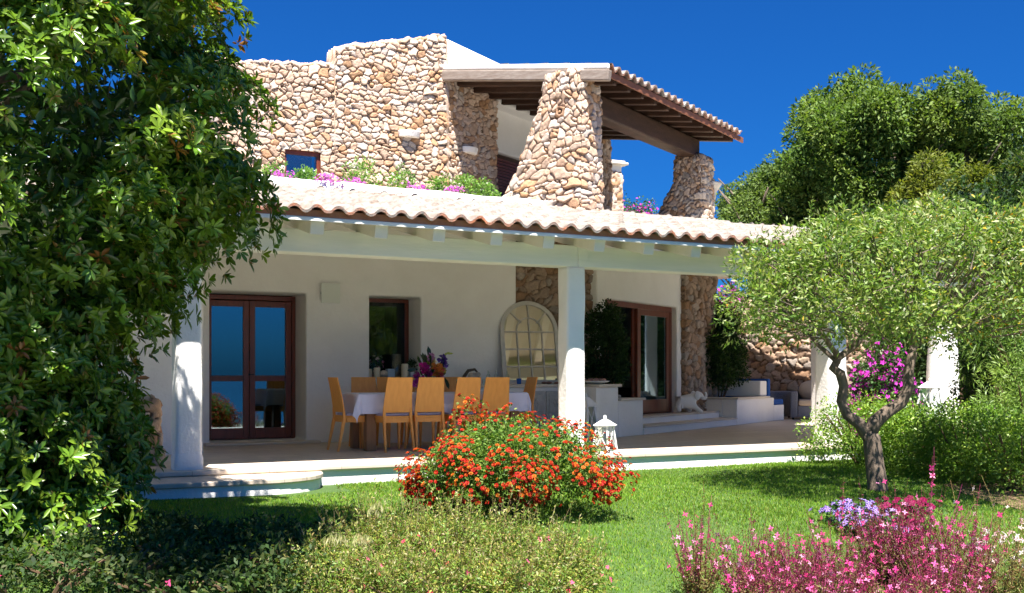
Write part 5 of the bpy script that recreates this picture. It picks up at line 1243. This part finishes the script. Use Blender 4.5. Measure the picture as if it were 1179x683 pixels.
# ---- loose yellow green shrubs in the foreground
MG = [(.15,.26,.035),(.27,.32,.06),(.14,.21,.035),(.34,.33,.08),(.25,.19,.07),(.17,.28,.05)]
for px,Z,se,lb in ((372,6.9,(.42,.40,.16),'loose yellow green shrub at the edge of the dark tree shade, foreground'),(440,7.3,(.45,.42,.24),'loose yellow green shrub with dry tips, second from the left in the foreground'),(520,7.4,(.50,.42,.23),'tallest yellow green foreground shrub, below the left side of the red flowered shrub'),(596,7.3,(.48,.42,.20),'dense yellow green foreground shrub directly below the red flowered shrub'),(500,6.6,(.62,.35,.19),'low yellow green shrub along the bottom edge, middle'),(600,6.6,(.45,.35,.16),'low yellow green shrub along the bottom edge, right end'),(405,6.6,(.45,.35,.15),'low yellow green shrub along the bottom edge, left end'),(648,7.0,(.28,.36,.18),'brownish twiggy foreground shrub at the edge of the open lawn')):
    t,P,O = bush('meadow_shrub',lb,'shrub',at(px,Z),tuple(np.array(se)*np.array([1,1,rng.uniform(.95,1.1)])),120,(.05,.15),430,.027,.010,MG,'leaf','yellow green shrubs in the foreground',base=.7,spread=1.0,flowers=([(.70,.06,.12),(.72,.12,.25)],12,.022))
    ns = 130; a = rng.uniform(0,6.28,ns); r = rng.uniform(.1,1.0,ns); b0 = np.stack([se[0]*r*np.cos(a)*.6,se[1]*r*np.sin(a)*.6,a*0+.1],-1); tp = np.stack([se[0]*r*np.cos(a),se[1]*r*np.sin(a),se[2]*rng.uniform(1.2,2.6,ns)],-1); tp[:,:2] += rng.normal(size=(ns,2))*.06
    s = np.linspace(0,1,5)[None,:,None]; PL = b0[:,None]*(1-s)+tp[:,None]*s+np.sin(s*2.5)*rng.normal(size=(ns,1,3))*.04
    V1 = ribbons(PL,.0022,colmix(ns,[(.30,.26,.10),(.36,.30,.16),(.22,.16,.08)],.2)); i = rng.integers(0,ns,ns*16); f = rng.uniform(.5,1,ns*16); k = np.minimum((f*4).astype(int),3); ff = (f*4-k)[:,None]; q = PL[i,k]*(1-ff)+PL[i,k+1]*ff
    V2 = leafset(q,unit(rvec(len(q))+np.array([0,0,.8])),rvec(len(q)),.028,.008,colmix(len(q),MG+[(.45,.40,.22)],.2),.1); V,F,C = join([V1,V2]); npmesh('shoots',V,F,M['matte'],t,C)
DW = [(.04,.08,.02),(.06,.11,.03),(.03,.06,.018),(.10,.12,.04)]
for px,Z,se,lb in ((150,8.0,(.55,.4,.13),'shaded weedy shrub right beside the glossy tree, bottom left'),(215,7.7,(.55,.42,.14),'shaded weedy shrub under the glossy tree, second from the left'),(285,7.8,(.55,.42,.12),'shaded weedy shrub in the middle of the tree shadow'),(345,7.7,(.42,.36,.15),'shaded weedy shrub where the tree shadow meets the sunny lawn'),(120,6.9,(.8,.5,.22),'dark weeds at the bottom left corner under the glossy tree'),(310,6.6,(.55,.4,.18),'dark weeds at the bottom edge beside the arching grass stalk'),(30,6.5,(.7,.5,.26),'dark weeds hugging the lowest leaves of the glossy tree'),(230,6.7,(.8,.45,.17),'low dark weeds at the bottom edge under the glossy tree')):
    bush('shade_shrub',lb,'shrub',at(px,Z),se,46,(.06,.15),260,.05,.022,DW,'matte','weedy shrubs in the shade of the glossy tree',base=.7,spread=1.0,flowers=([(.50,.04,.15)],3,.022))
# arching grass stalks with pale plumes
def plume(px,Z,h,lx,lb):
    b = at(px,Z); t = tag(empty('grass_stalk', b), lb, 'grass stalk', 'arching grass stalks in the foreground'); n = 3
    s = np.linspace(0,1,9)[None,:,None]; l = (np.array([CT,-ST,0])*lx)[None,None,:]; off = rng.normal(size=(n,1,3))*.03
    PL = np.zeros((n,9,3)); PL[:,:,2:] = h*np.sin(s*1.9)/math.sin(1.57); PL = PL+l*s**1.6+off*s
    V1 = ribbons(PL,.0025,colmix(n,[(.30,.36,.10)])); m = 90; i = rng.integers(0,n,m); k = rng.integers(5,8,m); f = rng.random((m,1)); q = PL[i,k]*(1-f)+PL[i,k+1]*f
    V2 = leafset(q,unit(rvec(m)*.4+np.array([0,0,-1.0])),rvec(m),.05,.006,colmix(m,[(.50,.46,.26),(.40,.40,.18)]),.1); V,F,C = join([V1,V2]); npmesh('stalk_and_plume',V,F,M['matte'],t,C)
plume(352,6.7,.42,.26,'arching grass stalk with pale plume in front of the tree shadow')
plume(392,6.6,.46,.14,'short arching grass stalk left of the yellow green shrubs')
plume(450,6.8,.60,-.10,'upright grass stalk among the yellow green foreground shrubs')
# ================================================================ CAMERA AND LIGHT
cam = bpy.data.cameras.new('camera'); co = bpy.data.objects.new('camera', cam); COL.objects.link(co)
co.location = CAM; co.rotation_euler = (R(90), 0, -TH)
cam.sensor_width = 36; cam.lens = 36*1250/1179; cam.shift_y = 89.5/1179; cam.clip_end = 30000; cam.clip_start = .1
scene.camera = co
ld = Vector((.148, .452, -1.0)).normalized()
sun = bpy.data.lights.new('sun', 'SUN'); so = bpy.data.objects.new('sun', sun); COL.objects.link(so)
sun.energy = SUN; sun.angle = R(.53); sun.color = (1.0, .94, .86)
so.rotation_euler = ld.to_track_quat('-Z', 'Y').to_euler(); so.location = (-5,-10,20)
wld = bpy.data.worlds.new('World'); scene.world = wld; wld.use_nodes = True
nt = wld.node_tree; bg = nt.nodes['Background']
sky = nt.nodes.new('ShaderNodeTexSky'); sky.sky_type = 'NISHITA'; sky.sun_disc = False
sky.sun_elevation = math.asin(-ld.z); sky.sun_rotation = math.atan2(-ld.x, -ld.y) 
sky.altitude = 300; sky.air_density = 1.0; sky.dust_density = 1.6; sky.ozone_density = 3.5
hs = nt.nodes.new('ShaderNodeHueSaturation'); hs.inputs['Saturation'].default_value = SKYSAT; hs.inputs['Value'].default_value = 1.0
mp = nt.nodes.new('ShaderNodeVectorMath'); mp.operation = 'MULTIPLY'; mp.inputs[1].default_value = TINT
nt.links.new(sky.outputs[0], hs.inputs['Color']); nt.links.new(hs.outputs[0], mp.inputs[0]); nt.links.new(mp.outputs[0], bg.inputs['Color'])
bg.inputs['Strength'].default_value = SKY
scene.view_settings.view_transform = 'Standard'; scene.view_settings.look = 'None'; scene.view_settings.gamma = 1; scene.view_settings.use_curve_mapping = False
scene.view_settings.exposure = EXPO
cy_ = scene.cycles
cy_.max_bounces = 10; cy_.diffuse_bounces = 8; cy_.glossy_bounces = 4; cy_.transmission_bounces = 6; cy_.transparent_max_bounces = 12
cy_.use_denoising = True; cy_.caustics_reflective = False; cy_.caustics_refractive = False
cy_.sample_clamp_indirect = 6
